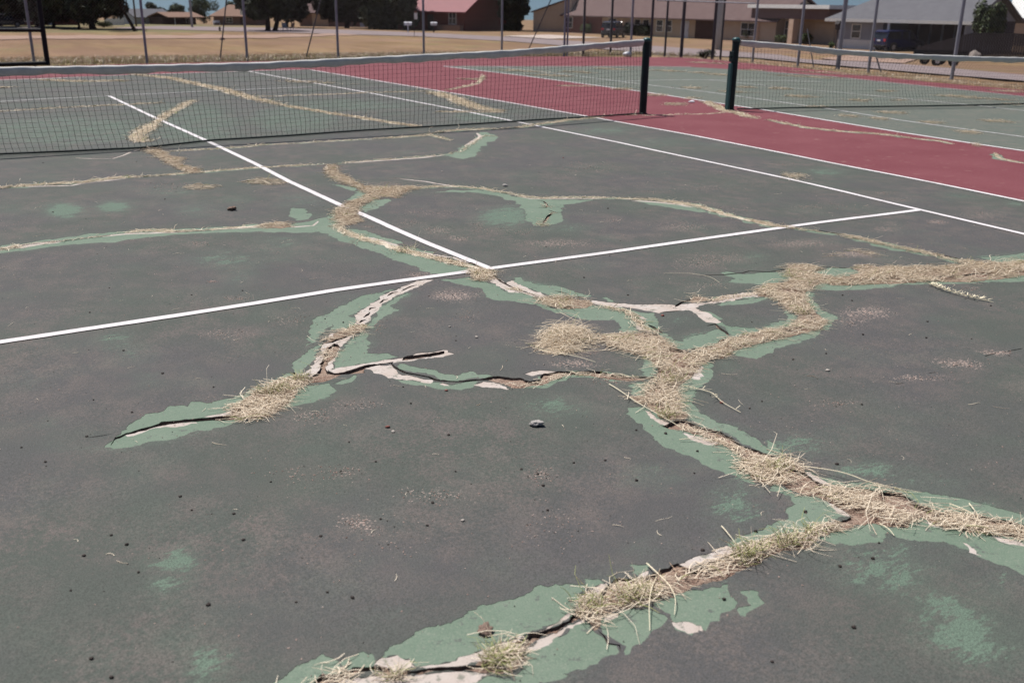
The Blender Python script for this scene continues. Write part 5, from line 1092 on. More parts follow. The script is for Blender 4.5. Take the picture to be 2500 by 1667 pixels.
# grass blades along the fences and slab rim
def blades(n, sampler, Lr, rr, tones):
    P = np.array([sampler() for _ in range(n)])
    z = np.array([terz(a, b) for a, b in P])
    an = RNG.uniform(0, 6.28, n); L = RNG.uniform(*Lr, n); ln = RNG.uniform(0.1, 0.9, n)
    Cc = np.zeros((n, 3, 3))
    for j, s in enumerate((0, 0.5, 1.0)):
        Cc[:, j] = np.c_[P[:, 0] + np.cos(an) * ln * L * s * s, P[:, 1] + np.sin(an) * ln * L * s * s, z + L * s * (1 - 0.35 * ln * s)]
    R = np.outer(RNG.uniform(*rr, n), [1.0, 0.8, 0.25])
    return Cc, R, RNG.choice(tones, n)
def s_far():
    return (random.uniform(-8, 19), 15.2 + abs(random.gauss(0, 1.3)) + 0.1)
def s_right():
    y = random.uniform(-2, 14)
    return (18.3 + abs(random.gauss(0, 0.55)) - (0.9 if y < 4 else 0.3), y)
def s_field():
    return (random.uniform(-12, 22), 15.5 + 22 * random.random() ** 1.5)
gp_ = [blades(5200, s_far, (0.06, 0.20), (0.003, 0.006), [0.1, 0.3, 0.45, 0.6, 0.95]), blades(2600, s_right, (0.05, 0.14), (0.003, 0.005), [0.1, 0.3, 0.5, 0.6, 0.2]),
       blades(17000, s_field, (0.06, 0.20), (0.005, 0.012), [0.3, 0.5, 0.65, 0.75, 0.8, 0.95])]
tag(straw_obj("dry_field_grass", gp_, M['straw']), "short dry tan grass along the fence and field", "grass", kind="stuff")
# ------------------------------------------------------------------ fences
M['galv'] = mottled("galvanised_steel", (0.21, 0.215, 0.245), (0.29, 0.295, 0.33), 5, 0.45, 0.5, metal=0.25)
M['galvd'] = mottled("dull_dark_steel", (0.045, 0.042, 0.048), (0.075, 0.07, 0.078), 5, 0.6, 0.4)
M['blackst'] = mottled("black_gate_paint", (0.004, 0.004, 0.005), (0.009, 0.009, 0.012), 5, 0.55, 0.3)
M['wire'] = mottled("fence_wire", (0.17, 0.165, 0.17), (0.24, 0.235, 0.24), 5, 0.6, 0.4)
FH = 3.2
post_cache = {}
def fence_post(root, p, r, dark):
    key_ = (r, dark)
    if key_ not in post_cache:
        bm = bmesh.new(); lathe(bm, [(r, -0.4), (r, FH), (r * 1.15, FH + 0.005), (r * 0.6, FH + 0.05), (0.004, FH + 0.06)], 12)
        o = bobj("post", bm, M['galvd' if dark else 'galv'], root, True)
        o.data.set_sharp_from_angle(angle=0.7)
        post_cache[key_] = o.data
    else:
        o = link(bpy.data.objects.new("post", post_cache[key_]), root)
    o.location = Vector((p[0], p[1], terz(*p))) - root.location
    return o
def chain_link(root, a, b, h, sp=0.075, r=0.0013):
    a = Vector((*a, terz(*a) + 0.04)) - root.location; b = Vector((*b, terz(*b) + 0.04)) - root.location
    d = b - a; L = Vector((d.x, d.y, 0)).length; ex = d / L
    S = []
    for sgn in (1, -1):
        for k in np.arange(-h, L, sp):
            x0, x1 = k, k + h
            t0 = max(0, -x0); t1 = min(h, L - x0)
            if t1 - t0 < 0.02: continue
            z0, z1 = (t0, t1) if sgn > 0 else (h - t0, h - t1)
            p0 = a + ex * (x0 + t0) + Vector((0, 0, z0)); p1 = a + ex * (x0 + t1) + Vector((0, 0, z1))
            S.append([p0, (p0 + p1) / 2, p1])
    Cc = np.array([[tuple(q) for q in s] for s in S])
    v, f, _ = strands(Cc, np.full(Cc.shape[:2], r), np.zeros(len(Cc)))
    tag(np_obj("chain_link", v, f, [M['wire']], root), kind="stuff")
def make_fence(name, label, posts, link_it=True):
    root = empty(name, (posts[0][0], posts[0][1], terz(posts[0][0], posts[0][1])))
    tag(root, label, "fence")
    for x, y, r, dark in posts:
        fence_post(root, (x, y), r, dark)
    for p, q in zip(posts[:-1], posts[1:]):
        if link_it: chain_link(root, p[:2], q[:2], FH - 0.1)
        bm = bmesh.new(); bar(bm, Vector((p[0], p[1], terz(*p[:2]) + FH)) - root.location, Vector((q[0], q[1], terz(*q[:2]) + FH)) - root.location, 0.022)
        bobj("top_rail", bm, M['galv'], root)
    return root
fA = make_fence("chain_link_fence", "tall chain-link fence with slim grey posts behind the courts",
    [(-0.13, 15.58, 0.034, 0), (2.47, 15.36, 0.034, 0), (5.24, 15.95, 0.036, 0), (7.94, 16.06, 0.036, 0), (10.97, 16.6, 0.036, 0), (13.96, 16.9, 0.034, 0), (15.34, 15.3, 0.036, 0)])
def rod(root, a, b, r=0.018, name="brace_rod", mat='galvd'):
    bm = bmesh.new(); bar(bm, Vector(a) - root.location, Vector(b) - root.location, r)
    return bobj(name, bm, M[mat], root)
rod(fA, (4.55, 16.15, 0), (5.05, 15.98, 2.8)); rod(fA, (7.05, 16.3, 0), (7.85, 16.1, 2.6)); rod(fA, (14.6, 16.4, 0), (15.3, 15.35, 2.6))
fB = make_fence("chain_link_fence", "tall chain-link fence with mixed dark and pale posts right of the far court",
    [(15.42, 15.25, 0.03, 0), (16.3, 15.6, 0.04, 1), (17.72, 16.0, 0.04, 1), (17.5, 14.62, 0.038, 0), (18.15, 14.4, 0.042, 1), (18.85, 14.5, 0.036, 1), (18.8, 13.62, 0.055, 1), (19.36, 12.75, 0.05, 1), (19.8, 12.85, 0.036, 1),
     (19.6, 11.2, 0.036, 0), (18.95, 8.75, 0.04, 0), (19.7, 7.95, 0.062, 0), (18.85, 6.2, 0.04, 0), (18.1, 3.2, 0.042, 0), (17.6, -0.5, 0.042, 0), (17.3, -4, 0.042, 0)])
rod(fB, (18.72, 7.95, 0), (18.9, 8.5, 1.0), 0.016); rod(fB, (18.85, 5.8, 0), (18.9, 6.15, 0.55), 0.02)
bm = bmesh.new(); bar(bm, Vector((18.3, 14.4, 1.72)) - fB.location, Vector((19.7, 11.4, 1.66)) - fB.location, 0.02); bobj("mid_rail", bm, M['galv'], fB)
# open gate at the left
g = empty("gate", (0.10, 15.0, 0))
tag(g, "black framed chain-link gate at the left edge of the court", "gate")
def rodg(a, b, r, nm): 
    bm = bmesh.new(); bar(bm, Vector(a) - g.location, Vector(b) - g.location, r, 10); bobj(nm, bm, M['blackst'], g)
rodg((0.10, 15.0, 0.0), (0.10, 15.0, 2.3), 0.058, "gate_post"); rodg((0.10, 15.0, 0.05), (-3.6, 14.6, 0.02), 0.05, "bottom_rail")
rodg((0.10, 15.0, 0.80), (-3.6, 14.6, 0.84), 0.045, "middle_rail"); rodg((0.10, 15.0, 2.25), (-3.6, 14.6, 2.25), 0.045, "top_rail"); rodg((-3.6, 14.6, 0), (-3.6, 14.6, 2.3), 0.05, "gate_post")
chain_link(g, (0.10, 15.0), (-3.6, 14.6), 2.2)

# white box by the fence
M['whitep'] = mottled("white_paint", (0.62, 0.62, 0.66), (0.72, 0.72, 0.75), 4, 0.5, 0.4)
bm = bmesh.new()
bmesh.ops.create_icosphere(bm, subdivisions=3, radius=1)
for v in bm.verts:
    v.co *= 1 + 0.12 * noise.noise(v.co * 1.8); v.co = Vector((v.co.x * 0.15, v.co.y * 0.13, v.co.z * 0.085 + 0.07))
o = bobj("white_bag", bm, M['whitep'], None, True); o.location = (17.35, 14.6, -0.02)
tag(o, "crumpled white bag lying at the fence beside the net post", "bag")
bm = bmesh.new()
bmesh.ops.create_icosphere(bm, subdivisions=2, radius=1)
for v in bm.verts:
    v.co *= 1 + 0.35 * noise.noise(v.co * 2.1); v.co = Vector((v.co.x * 0.06, v.co.y * 0.045, max(0, v.co.z * 0.022 + 0.012)))
o = bobj("paper_scrap", bm, M['whitep'], None, False); o.location = (8.55, 1.45, 0.002)
tag(o, "white scrap of litter by the sideline between the net posts", "litter")

# ------------------------------------------------------------------ building kit
def brick_mat(name, c1, c2, mortar, sx=4.2):
    n = NT(name)
    br = n.new("ShaderNodeTexBrick")
    br.inputs["Color1"].default_value = (*c1, 1); br.inputs["Color2"].default_value = (*c2, 1); br.inputs["Mortar"].default_value = (*mortar, 1)
    br.inputs["Scale"].default_value = sx; br.inputs["Mortar Size"].default_value = 0.012
    mp = n.new("ShaderNodeMapping"); mp.inputs["Rotation"].default_value = (math.radians(90), 0, 0)
    n.link(n.coords(True), mp.inputs[0]); n.link(mp.outputs[0], br.inputs["Vector"])
    return n.done(br.outputs["Color"], 0.9, 0.15)
M['brick_red'] = brick_mat("red_brick", (0.165, 0.048, 0.036), (0.12, 0.034, 0.028), (0.15, 0.09, 0.075))
M['brick_tan'] = brick_mat("tan_brick", (0.235, 0.155, 0.12), (0.185, 0.115, 0.09), (0.24, 0.2, 0.17))
M['stucco'] = mottled("beige_stucco", (0.40, 0.32, 0.245), (0.46, 0.375, 0.29), 1.5, 0.9, 0.1)
M['tanwall'] = mottled("tan_siding", (0.36, 0.28, 0.21), (0.42, 0.33, 0.25), 1.2, 0.9, 0.1)
M['greywall'] = mottled("blue_grey_siding", (0.22, 0.23, 0.27), (0.265, 0.275, 0.315), 1.2, 0.8, 0.2)
M['palewall'] = mottled("pale_grey_wall", (0.44, 0.44, 0.48), (0.53, 0.53, 0.57), 1.2, 0.8, 0.2)
M['darkwall'] = mottled("dark_brown_wall", (0.055, 0.04, 0.036), (0.09, 0.062, 0.055), 1.5, 0.9, 0.1)
M['roof_red'] = mottled("red_metal_roof", (0.165, 0.022, 0.032), (0.20, 0.034, 0.045), 1.0, 0.5, 0.4)
M['roof_brown'] = mottled("brown_shingle", (0.115, 0.080, 0.078), (0.150, 0.107, 0.102), 2.0, 0.95, 0.1, fine=14)
M['roof_grey'] = mottled("grey_shingle", (0.115, 0.115, 0.128), (0.145, 0.145, 0.158), 2.0, 0.95, 0.1, fine=14)
M['roof_tan'] = mottled("tan_shingle", (0.20, 0.13, 0.10), (0.245, 0.165, 0.13), 2.0, 0.95, 0.1, fine=14)
M['trim'] = mottled("white_trim", (0.66, 0.66, 0.64), (0.74, 0.74, 0.72), 3, 0.6, 0.3)
M['glass'] = mottled("dark_glass", (0.012, 0.014, 0.018), (0.022, 0.026, 0.032), 1, 0.08, 0.6)
M['door_white'] = mottled("white_door", (0.46, 0.48, 0.56), (0.54, 0.56, 0.63), 2, 0.5, 0.3)
M['door_brown'] = mottled("brown_door", (0.045, 0.028, 0.024), (0.075, 0.047, 0.04), 2, 0.6, 0.3)
M['column'] = mottled("pink_stone_column", (0.48, 0.34, 0.25), (0.58, 0.43, 0.33), 3, 0.85, 0.2)
M['wood'] = mottled("weathered_wood", (0.045, 0.041, 0.043), (0.085, 0.077, 0.078), 3, 0.9, 0.1, fine=25)

class House:
    """local x along the front (A to B), y into the house, z up"""
    def __init__(self, name, label, A, B, cat="house"):
        A, B = Vector((*A, 0)), Vector((*B, 0))
        self.L = (B - A).length
        z = min(terz(A.x, A.y), terz(B.x, B.y)) - 0.05
        d = B - A
        self.o = empty(name, (A.x, A.y, z), math.atan2(d.y, d.x))
        tag(self.o, label, cat)
    def wall(self, x0, x1, d0, d1, h, mat, name="wall", z0=-0.6):
        return boxo(name, M[mat], self.o, x0, x1, d0, d1, z0, h)
    def gable_wall(self, x0, x1, d0, d1, h, ridge, mat):
        bm = bmesh.new(); dm = (d0 + d1) / 2
        a = [bm.verts.new(c) for c in ((x0, d0, -0.6), (x0, d1, -0.6), (x0, d1, h), (x0, dm, ridge), (x0, d0, h))]
        b = [bm.verts.new((v.co.x - x0 + x1, v.co.y, v.co.z)) for v in a]
        bm.faces.new(a[::-1]); bm.faces.new(b)
        for k in range(5): bm.faces.new((a[k], a[(k + 1) % 5], b[(k + 1) % 5], b[k]))
        return bobj("wall", bm, M[mat], self.o)
    def gable_roof(self, x0, x1, d0, d1, h, ridge, mat, over=0.5, th=0.14, fascia=None, hipL=0.0, hipR=0.0, name="roof"):
        dm = (d0 + d1) / 2; sl = (ridge - h) / (dm - d0)
        e0, e1, he = d0 - over, d1 + over, h - over * sl
        xa, xb = x0 - over, x1 + over
        bm = bmesh.new()
        pts = [(xa, e0, he), (xb, e0, he), (xb, e1, he), (xa, e1, he), (xa + hipL, dm, ridge), (xb - hipR, dm, ridge)]
        t_ = [bm.verts.new((x, y, z + th)) for x, y, z in pts]; b_ = [bm.verts.new(p) for p in pts]
        for q in ((0, 1, 5, 4), (2, 3, 4, 5), (1, 2, 5), (3, 0, 4)):
            if len(q) == 3 and ((q == (1, 2, 5) and hipR == 0) or (q == (3, 0, 4) and hipL == 0)): continue
            bm.faces.new([t_[k] for k in q]); bm.faces.new([b_[k] for k in q][::-1])
        def sd(a, b): bm.faces.new((t_[a], t_[b], b_[b], b_[a]))
        sd(0, 1); sd(2, 3)
        if hipR == 0: sd(1, 5); sd(5, 2)
        else: sd(1, 2)
        if hipL == 0: sd(3, 4); sd(4, 0)
        else: sd(3, 0)
        r = bobj(name, bm, M[mat], self.o)
        if fascia:
            boxo("fascia", M[fascia], r, xa, xb, e0 - 0.04, e0 - 0.003, he - 0.10, he + th + 0.02)
        return r
    def flat_roof(self, x0, x1, d0, d1, h, th, mat, name="roof"):
        return boxo(name, M[mat], self.o, x0, x1, d0, d1, h, h + th)
    def window(self, x0, x1, z0, z1, d=0.0, mull=1, frame='trim'):
        bm = bmesh.new(); w = 0.07
        y0, y1 = d - 0.06, d - 0.002
        box(bm, x0 - w, x0, y0, y1, z0 - w, z1 + w); box(bm, x1, x1 + w, y0, y1, z0 - w, z1 + w)
        box(bm, x0, x1, y0, y1, z0 - w, z0); box(bm, x0, x1, y0, y1, z1, z1 + w)
        for k in range(1, mull + 1):
            xm = x0 + (x1 - x0) * k / (mull + 1); box(bm, xm - 0.03, xm + 0.03, y0 + 0.01, y1, z0, z1)
        zm = (z0 + z1) / 2; box(bm, x0, x1, y0 + 0.014, y1 - 0.01, zm - 0.025, zm + 0.025)
        f_ = bobj("window", bm, M[frame], self.o)
        boxo("pane", M['glass'], f_, x0 + 0.004, x1 - 0.004, d - 0.03, d - 0.005, z0 + 0.004, z1 - 0.004)
        return f_
    def door(self, x0, x1, z1, mat, d=0.0, name="door", panels=0):
        o = boxo(name, M[mat], self.o, x0, x1, d - 0.05, d - 0.003, 0.02, z1)
        if panels:
            for k in range(panels):
                za = 0.1 + (z1 - 0.1) * k / panels
                boxo("panel", M[mat], o, x0 + 0.08, x1 - 0.08, d - 0.075, d - 0.05, za, za + (z1 - 0.1) / panels - 0.08)
        else:
            boxo("handle", M['galv'], o, x1 - 0.14, x1 - 0.08, d - 0.10, d - 0.05, 0.95, 1.07)
        return o
    def column(self, x, d, h, r, mat, sq=True):
        if sq: return boxo("column", M[mat], self.o, x - r, x + r, d - r, d + r, 0.0, h, 0.01)

# red-roofed brick house
h = House("brick_house", "red brick house with pinkish red metal roof behind the mailboxes", (56.7, 118.3), (62.0, 107.6))
h.gable_wall(0, h.L, 0.0, 10.5, 2.75, 5.6, 'brick_red')
h.gable_roof(0, h.L, 0.0, 10.5, 2.75, 5.6, 'roof_red', 0.75, 0.16)
Lh = h.L
h.window(Lh - 2.4, Lh - 1.3, 0.95, 2.35, 0, 1); h.door(Lh - 6.0, Lh - 5.0, 2.1, 'door_brown'); h.window(2.0, 3.6, 1.0, 2.2, 0, 1)
boxo("sunlit_wall_foot", M['brick_tan'], h.o, Lh - 3.9, Lh - 0.05, -0.9, -0.05, -0.6, 0.8)  # lighter brick box, added to show the sunlit wall foot below the eave's shade
# long low house
h2 = House("ranch_house", "long low ranch house with beige end wall and brown roof", (74.6, 103.6), (75.6, 64.5))
L2 = h2.L
h2.gable_wall(0, L2, 0, 7.6, 2.5, 4.6, 'stucco')
h2.gable_roof(0, L2, 0, 7.6, 2.5, 4.6, 'roof_brown', 0.65, 0.14)
boxo("brick_facing", M['brick_red'], h2.o, 0.25, 9.6, -0.09, -0.004, -0.6, 2.2)
h2.window(1.0, 3.3, 0.7, 2.0, -0.09, 1); h2.window(11.0, 12.6, 1.1, 2.0, -0.0, 0)
for xa in (16.2, 17.8, 20.3, 21.9): h2.window(xa, xa + 1.05, 0.75, 2.0, -0.0, 0)
h2.door(24.6, 25.9, 2.05, 'door_white'); h2.door(27.0, 31.3, 2.15, 'door_brown', name="garage_door", panels=4)
h2.window(34.2, 36.2, 0.7, 2.0, -0.0, 1)
# left wing whose end wall faces the street, its roof rising towards the main house
wg = empty("ranch_wing", (71.6, 105.4, terz(71.6, 105.4) - 0.05), math.atan2(-3.6, 3.0))
bm = bmesh.new(); Lw = 5.3
a = [bm.verts.new(c) for c in ((0, 0, -0.5), (Lw, 0, -0.5), (Lw, 0, 4.35), (0, 0, 2.6))]; b = [bm.verts.new((v.co.x, 5.0, v.co.z)) for v in a]
bm.faces.new(a); bm.faces.new(b[::-1])
for k in range(4): bm.faces.new((a[k], b[k], b[(k + 1) % 4], a[(k + 1) % 4]))
wg_w = bobj("wall", bm, M['stucco'], wg)
bm = bmesh.new()
a = [bm.verts.new(c) for c in ((-0.3, -0.25, 2.53), (Lw + 0.1, -0.25, 4.42), (Lw + 0.1, -0.25, 4.56), (-0.3, -0.25, 2.67))]; b = [bm.verts.new((v.co.x, 5.2, v.co.z)) for v in a]
bm.faces.new(a); bm.faces.new(b[::-1])
for k in range(4): bm.faces.new((a[k], b[k], b[(k + 1) % 4], a[(k + 1) % 4]))
bobj("roof", bm, M['roof_brown'], wg)
tag(wg, "beige end wing with sloping roof left of the long ranch house", "house wing")
boxo("chimney", M['brick_red'], h2.o, 3.0, 3.6, 3.0, 3.6, 4.0, 5.3)
# tan house with stone columns
h3 = House("tan_house", "tan house with white roof edge and pink stone columns", (77.2, 67.0), (75.6, 56.0))
h3.wall(0, h3.L, 0, 9, 2.7, 'tanwall'); L3 = h3.L
h3.flat_roof(-1.2, L3 + 0.6, -2.2, 9.5, 3.45, 0.36, 'trim')
boxo("canopy", M['roof_brown'], h3.o, -0.8, L3 + 0.3, -1.9, 9.2, 2.45, 3.44)
h3.column(0.2, -1.6, 2.45, 0.30, 'column'); h3.column(6.0, -1.6, 2.45, 0.36, 'column')
h3.window(2.7, 3.7, 0.7, 2.2, 0, 1); h3.door(7.4, 10.4, 2.1, 'stucco', name="garage_door", panels=4)
# grey house with carport
h4 = House("grey_house", "blue-grey house with wide grey roof and open carport", (69.0, 51.2), (71.0, 39.5))
L4 = h4.L
h4.wall(0, 4.3, 0.9, 9.5, 2.6, 'greywall'); h4.wall(4.3, L4, 5.4, 9.5, 2.6, 'darkwall', name="carport_wall")
for k in range(6):
    boxo("board", M['greywall'], h4.o, 5.2 + k * 1.1, 5.38 + k * 1.1, 5.33, 5.396, 0.0, 2.5)
boxo("skirting", M['trim'], h4.o, -0.02, 4.32, 0.84, 0.896, -0.6, 0.85)
bm = bmesh.new()
a = [bm.verts.new(c) for c in ((L4 - 0.12, 0.3, -0.6), (L4 - 0.12, 9.5, -0.6), (L4 - 0.12, 9.5, 2.6), (L4 - 0.12, 5.0, 4.7), (L4 - 0.12, 0.3, 2.55))]
b = [bm.verts.new((v.co.x + 0.12, v.co.y, v.co.z)) for v in a]
bm.faces.new(a[::-1]); bm.faces.new(b)
for k in range(5): bm.faces.new((a[k], a[(k + 1) % 5], b[(k + 1) % 5], b[k]))
bobj("gable_wall", bm, M['greywall'], h4.o)
h4.gable_roof(-0.4, L4, 0.6, 9.5, 2.7, 4.75, 'roof_grey', 0.55, 0.14, fascia='trim', hipL=3.2)
boxo("carport_post", M['trim'], h4.o, 5.1, 5.28, 0.15, 0.33, -0.3, 2.5)
h4.window(1.4, 2.2, 1.0, 2.1, 0.9, 0)
# beige building at the far right
h5 = House("beige_building", "beige building with white eave at the far right edge", (99, 53), (107, 40))
h5.gable_wall(0, 14, 0, 8, 3.1, 5.4, 'stucco'); h5.gable_roof(0, 14, 0, 8, 3.1, 5.4, 'trim', 0.6)
h5.window(3, 4.4, 1, 2.2)
# houses far left
h6 = House("brick_bungalow", "dark red brick bungalow under the big trees at left", (10.5, 149), (21, 155.5))
h6.gable_wall(0, h6.L, 0, 8, 1.95, 3.4, 'brick_red'); h6.gable_roof(0, h6.L, 0, 8, 1.95, 3.4, 'roof_brown', 0.6)
h6.window(3, 4.2, 0.7, 1.6); h6.door(7, 7.9, 1.75, 'door_white')
h7 = House("grey_cottage", "small pale grey cottage with blue-grey gables in the far left", (32.5, 171.4), (39.0, 173.7))
h7.gable_wall(0, h7.L, 0, 6, 1.25, 2.45, 'palewall'); h7.gable_roof(0, h7.L, 0, 6, 1.25, 2.45, 'roof_grey', 0.4)
h7.window(1.0, 1.8, 0.4, 1.0); h7.window(4.4, 5.2, 0.4, 1.0)
h8 = House("brown_house", "low flat brown house with carport beyond the leaning tree", (36.8, 165.9), (43.0, 168.1))
h8.wall(0, h8.L, 2.0, 6, 1.25, 'darkwall'); h8.gable_roof(0, h8.L, 0, 6, 1.25, 1.95, 'roof_tan', 0.3)
boxo("post", M['trim'], h8.o, 1.2, 1.3, 0.1, 0.2, -0.1, 1.25); boxo("post", M['trim'], h8.o, 4.4, 4.5, 0.1, 0.2, -0.1, 1.25)
h8.window(4.6, 5.6, 0.4, 1.0, 2.0)
h9 = House("hip_roof_house", "house with tan hipped roof and white gable left of the big oak", (43.2, 161.6), (49.3, 157.4))
h9.wall(0, h9.L, 0.0, 7, 1.65, 'brick_tan'); h9.gable_roof(0, h9.L, 0, 7, 1.65, 3.2, 'roof_tan', 0.6, hipL=2.2)
h9.window(2.2, 3.2, 0.5, 1.3); h9.door(4.6, 5.3, 1.45, 'door_brown')
boxo("gable_sign", M['trim'], h9.o, 4.9, 7.2, -0.75, -0.62, 1.75, 2.6)
h10 = House("garage_house", "brick house with pale garage door behind the shade trees", (53.6, 148.2), (66.0, 136.6))
h10.gable_wall(0, h10.L, 0, 9, 2.3, 4.2, 'brick_tan'); h10.gable_roof(0, h10.L, 0, 9, 2.3, 4.2, 'roof_brown', 0.6)
h10.door(2.2, 5.0, 2.05, 'stucco', name="garage_door", panels=4); h10.door(10.4, 11.2, 2.0, 'door_white'); h10.window(12.6, 14.2, 0.8, 1.8)
wfn = empty("white_fence", (25.0, 156.6, terz(25, 156.6)), math.atan2(0.5, 2.7))
tag(wfn, "short white board fence beside the hedge at far left", "fence")
for k in range(9): boxo("board", M['whitep'], wfn, k * 0.34, k * 0.34 + 0.31, 0, 0.04, -0.1, 1.0)
boxo("rail", M['whitep'], wfn, 0, 3.05, 0.045, 0.09, 0.3, 0.4)

# board fence at the right
bf = empty("board_fence", (61.5, 36.6, terz(61.5, 36.6)))
tag(bf, "dark weathered board fence sloping up beside the carport", "fence")
pA, pB, pC = Vector((61.2, 36.4, 0)), Vector((62.9, 33.2, 0)), Vector((66.5, 28.6, 0))
k = 0
for (s_, e_, h0, h1) in ((pA, pB, 0.75, 1.85), (pB, pC, 1.85, 1.85)):
    Ls = (e_ - s_).length; m = int(Ls / 0.16); an = math.atan2((e_ - s_).y, (e_ - s_).x)
    for j in range(m):
        q = s_.lerp(e_, j / m); hh = h0 + (h1 - h0) * j / m + random.uniform(-0.03, 0.03)
        o = boxo("board", M['wood'], bf, 0, 0.15, -0.012, 0.012, -0.3, hh)
        o.location = Vector((q.x, q.y, terz(q.x, q.y))) - bf.location; o.rotation_euler = (0, 0, an + random.uniform(-.03, .03))

# ------------------------------------------------------------------ trees and shrubs
M['bark'] = mottled("dark_bark", (0.020, 0.016, 0.014), (0.045, 0.035, 0.030), 6, 0.95, 0.1)
def leaf_mat(name, c1, c2):
    n = NT(name); t = n.attr("tone")
    return n.done(n.mix(t, c1, c2), 0.6, 0.25)
M['leafd'] = leaf_mat("dark_foliage", (0.012, 0.018, 0.009), (0.040, 0.055, 0.022))
M['leafm'] = leaf_mat("mid_foliage", (0.030, 0.045, 0.018), (0.085, 0.110, 0.045))
M['leafl'] = leaf_mat("bright_foliage", (0.045, 0.075, 0.022), (0.120, 0.165, 0.055))

def leaf_cloud(centers, radii, count, size):
    n = count
    k = RNG.integers(0, len(centers), n)
    d = RNG.normal(size=(n, 3)); d /= np.linalg.norm(d, axis=1, keepdims=True)
    rr = RNG.random(n) ** 0.45
    P = np.array(centers)[k] + d * np.array(radii)[k] * rr[:, None]
    a = RNG.normal(size=(n, 3)); a /= np.linalg.norm(a, axis=1, keepdims=True)
    b = np.cross(a, RNG.normal(size=(n, 3))); b /= np.linalg.norm(b, axis=1, keepdims=True)
    s = size * RNG.uniform(0.5, 1.3, n)[:, None]
    V = np.stack([P - a * s, P + b * s * 0.45, P + a * s, P - b * s * 0.45], 1).reshape(-1, 3)
    F_ = np.arange(4 * n).reshape(n, 4)
    return V, F_, np.repeat(np.clip(RNG.normal(0.45, 0.25, n), 0, 1), 4)

def tree(name, label, loc, h, crown, trunk_r, leaf='leafd', base_h=1.2, lean=(0, 0), leaves=5200, size=0.26, group="shade trees along the far street", squash=0.85, trunks=1, blobs=16, seed=0):
    rs = random.Random(seed)
    root = empty(name, (loc[0], loc[1], terz(*loc)))
    tag(root, label, "tree", group)
    bm = bmesh.new()
    def limb(a, b, r0_, r1_, seg=8, bendv=0.0):
        a, b = Vector(a), Vector(b); rings = []
        N_ = 6
        side = Vector((rs.uniform(-1, 1), rs.uniform(-1, 1), 0)) * bendv
        for i in range(N_ + 1):
            t = i / N_
            p = a.lerp(b, t) + side * math.sin(t * math.pi)
            r = r0_ * (1 - t) + r1_ * t
            if i == 0: r *= 1.35
            rings.append([bm.verts.new(p + Vector((r * math.cos(2 * math.pi * k / seg), r * math.sin(2 * math.pi * k / seg), 0))) for k in range(seg)])
        for A_, B_ in zip(rings[:-1], rings[1:]):
            for k in range(seg): bm.faces.new((A_[k], A_[(k + 1) % seg], B_[(k + 1) % seg], B_[k]))
    cx, cy, cz = lean[0], lean[1], base_h + (h - base_h) * 0.5
    for t_ in range(trunks):
        off = Vector((t_ * trunk_r * 2.6, t_ * 0.3, 0))
        top = Vector((cx * 0.6 + off.x * 1.6, cy * 0.6, base_h + (h - base_h) * 0.25))
        limb(off + Vector((0, 0, -0.3)), top, trunk_r, trunk_r * 0.65, 10, trunk_r * 0.8)
        for k in range(6):
            an = rs.uniform(0, 6.28)
            limb(top.lerp(Vector((off.x, 0, base_h * 0.7)), rs.uniform(0, 0.5)), top + Vector((math.cos(an) * crown * 0.6, math.sin(an) * crown * 0.6, (h - base_h) * rs.uniform(0.1, 0.5))), trunk_r * 0.4, trunk_r * 0.1, 6, 0.25)
    bobj("trunk", bm, M['bark'], root, True)
    cs, rad = [], []
    for k in range(blobs):
        an = rs.uniform(0, 6.28); q = rs.random() ** 0.5 * crown * 0.75; zt = rs.uniform(-1, 1)
        w = math.sqrt(max(0.05, 1 - zt * zt * 0.8))
        cs.append((cx + math.cos(an) * q * w, cy + math.sin(an) * q * w, cz + zt * (h - base_h) * 0.40))
        r = crown * rs.uniform(0.26, 0.45); rad.append((r, r, r * squash))
    V, F_, tn = leaf_cloud(cs, rad, leaves, size)
    np_obj("crown", V, [F_], [M[leaf]], root, attrs={"tone": tn})
    return root

big = dict(size=0.42)
tree("oak_tree", "big dark oak with thick trunk left of the hedge", (17.3, 118.2), 9.5, 5.0, 0.42, base_h=0.9, leaves=15000, seed=1, blobs=34, **big)
tree("oak_tree", "thin-trunked dark tree just left of the thick oak", (15.9, 120.2), 7.5, 3.6, 0.16, base_h=0.9, leaves=8000, seed=2, blobs=22, **big)
tree("oak_tree", "dark spreading tree shading the parked car at far left", (9.0, 140.5), 10, 6.5, 0.4, base_h=1.0, leaves=15000, seed=3, blobs=34, **big)
tree("oak_tree", "dark tree at the left picture edge", (4.5, 127.0), 10, 5.5, 0.4, base_h=1.6, leaves=13000, seed=4, blobs=30, **big)
tree("oak_tree", "dark tree behind the gate's black post", (12.5, 131.0), 9.5, 5.0, 0.3, base_h=1.2, leaves=12000, seed=23, blobs=30, **big)
tree("oak_tree", "dark tree between the gate post and the thin trunk", (13.6, 124.0), 8.5, 3.8, 0.22, base_h=0.9, leaves=11000, seed=24, blobs=28, **big)
tree("leaning_tree", "leaning dark tree with bare curved trunk in the dry field", (20.3, 108.6), 5.6, 1.7, 0.24, base_h=2.3, lean=(-2.7, 0.2), leaves=3600, size=0.3, seed=5, blobs=9)
tree("oak_tree", "twin-trunked dark oak by the garden chairs", (35.9, 109.9), 9.0, 3.9, 0.34, base_h=1.1, trunks=2, leaves=13000, seed=6, blobs=30, **big)
tree("oak_tree", "dark oak in front of the pale garage door", (53.4, 127.5), 10.5, 6.0, 0.36, base_h=1.5, leaves=15000, seed=7, blobs=34, **big)
tree("oak_tree", "dense low dark tree left of the mailboxes", (54.6, 117.0), 9.0, 3.9, 0.4, base_h=-0.2, leaves=15000, seed=8, blobs=34, **big)
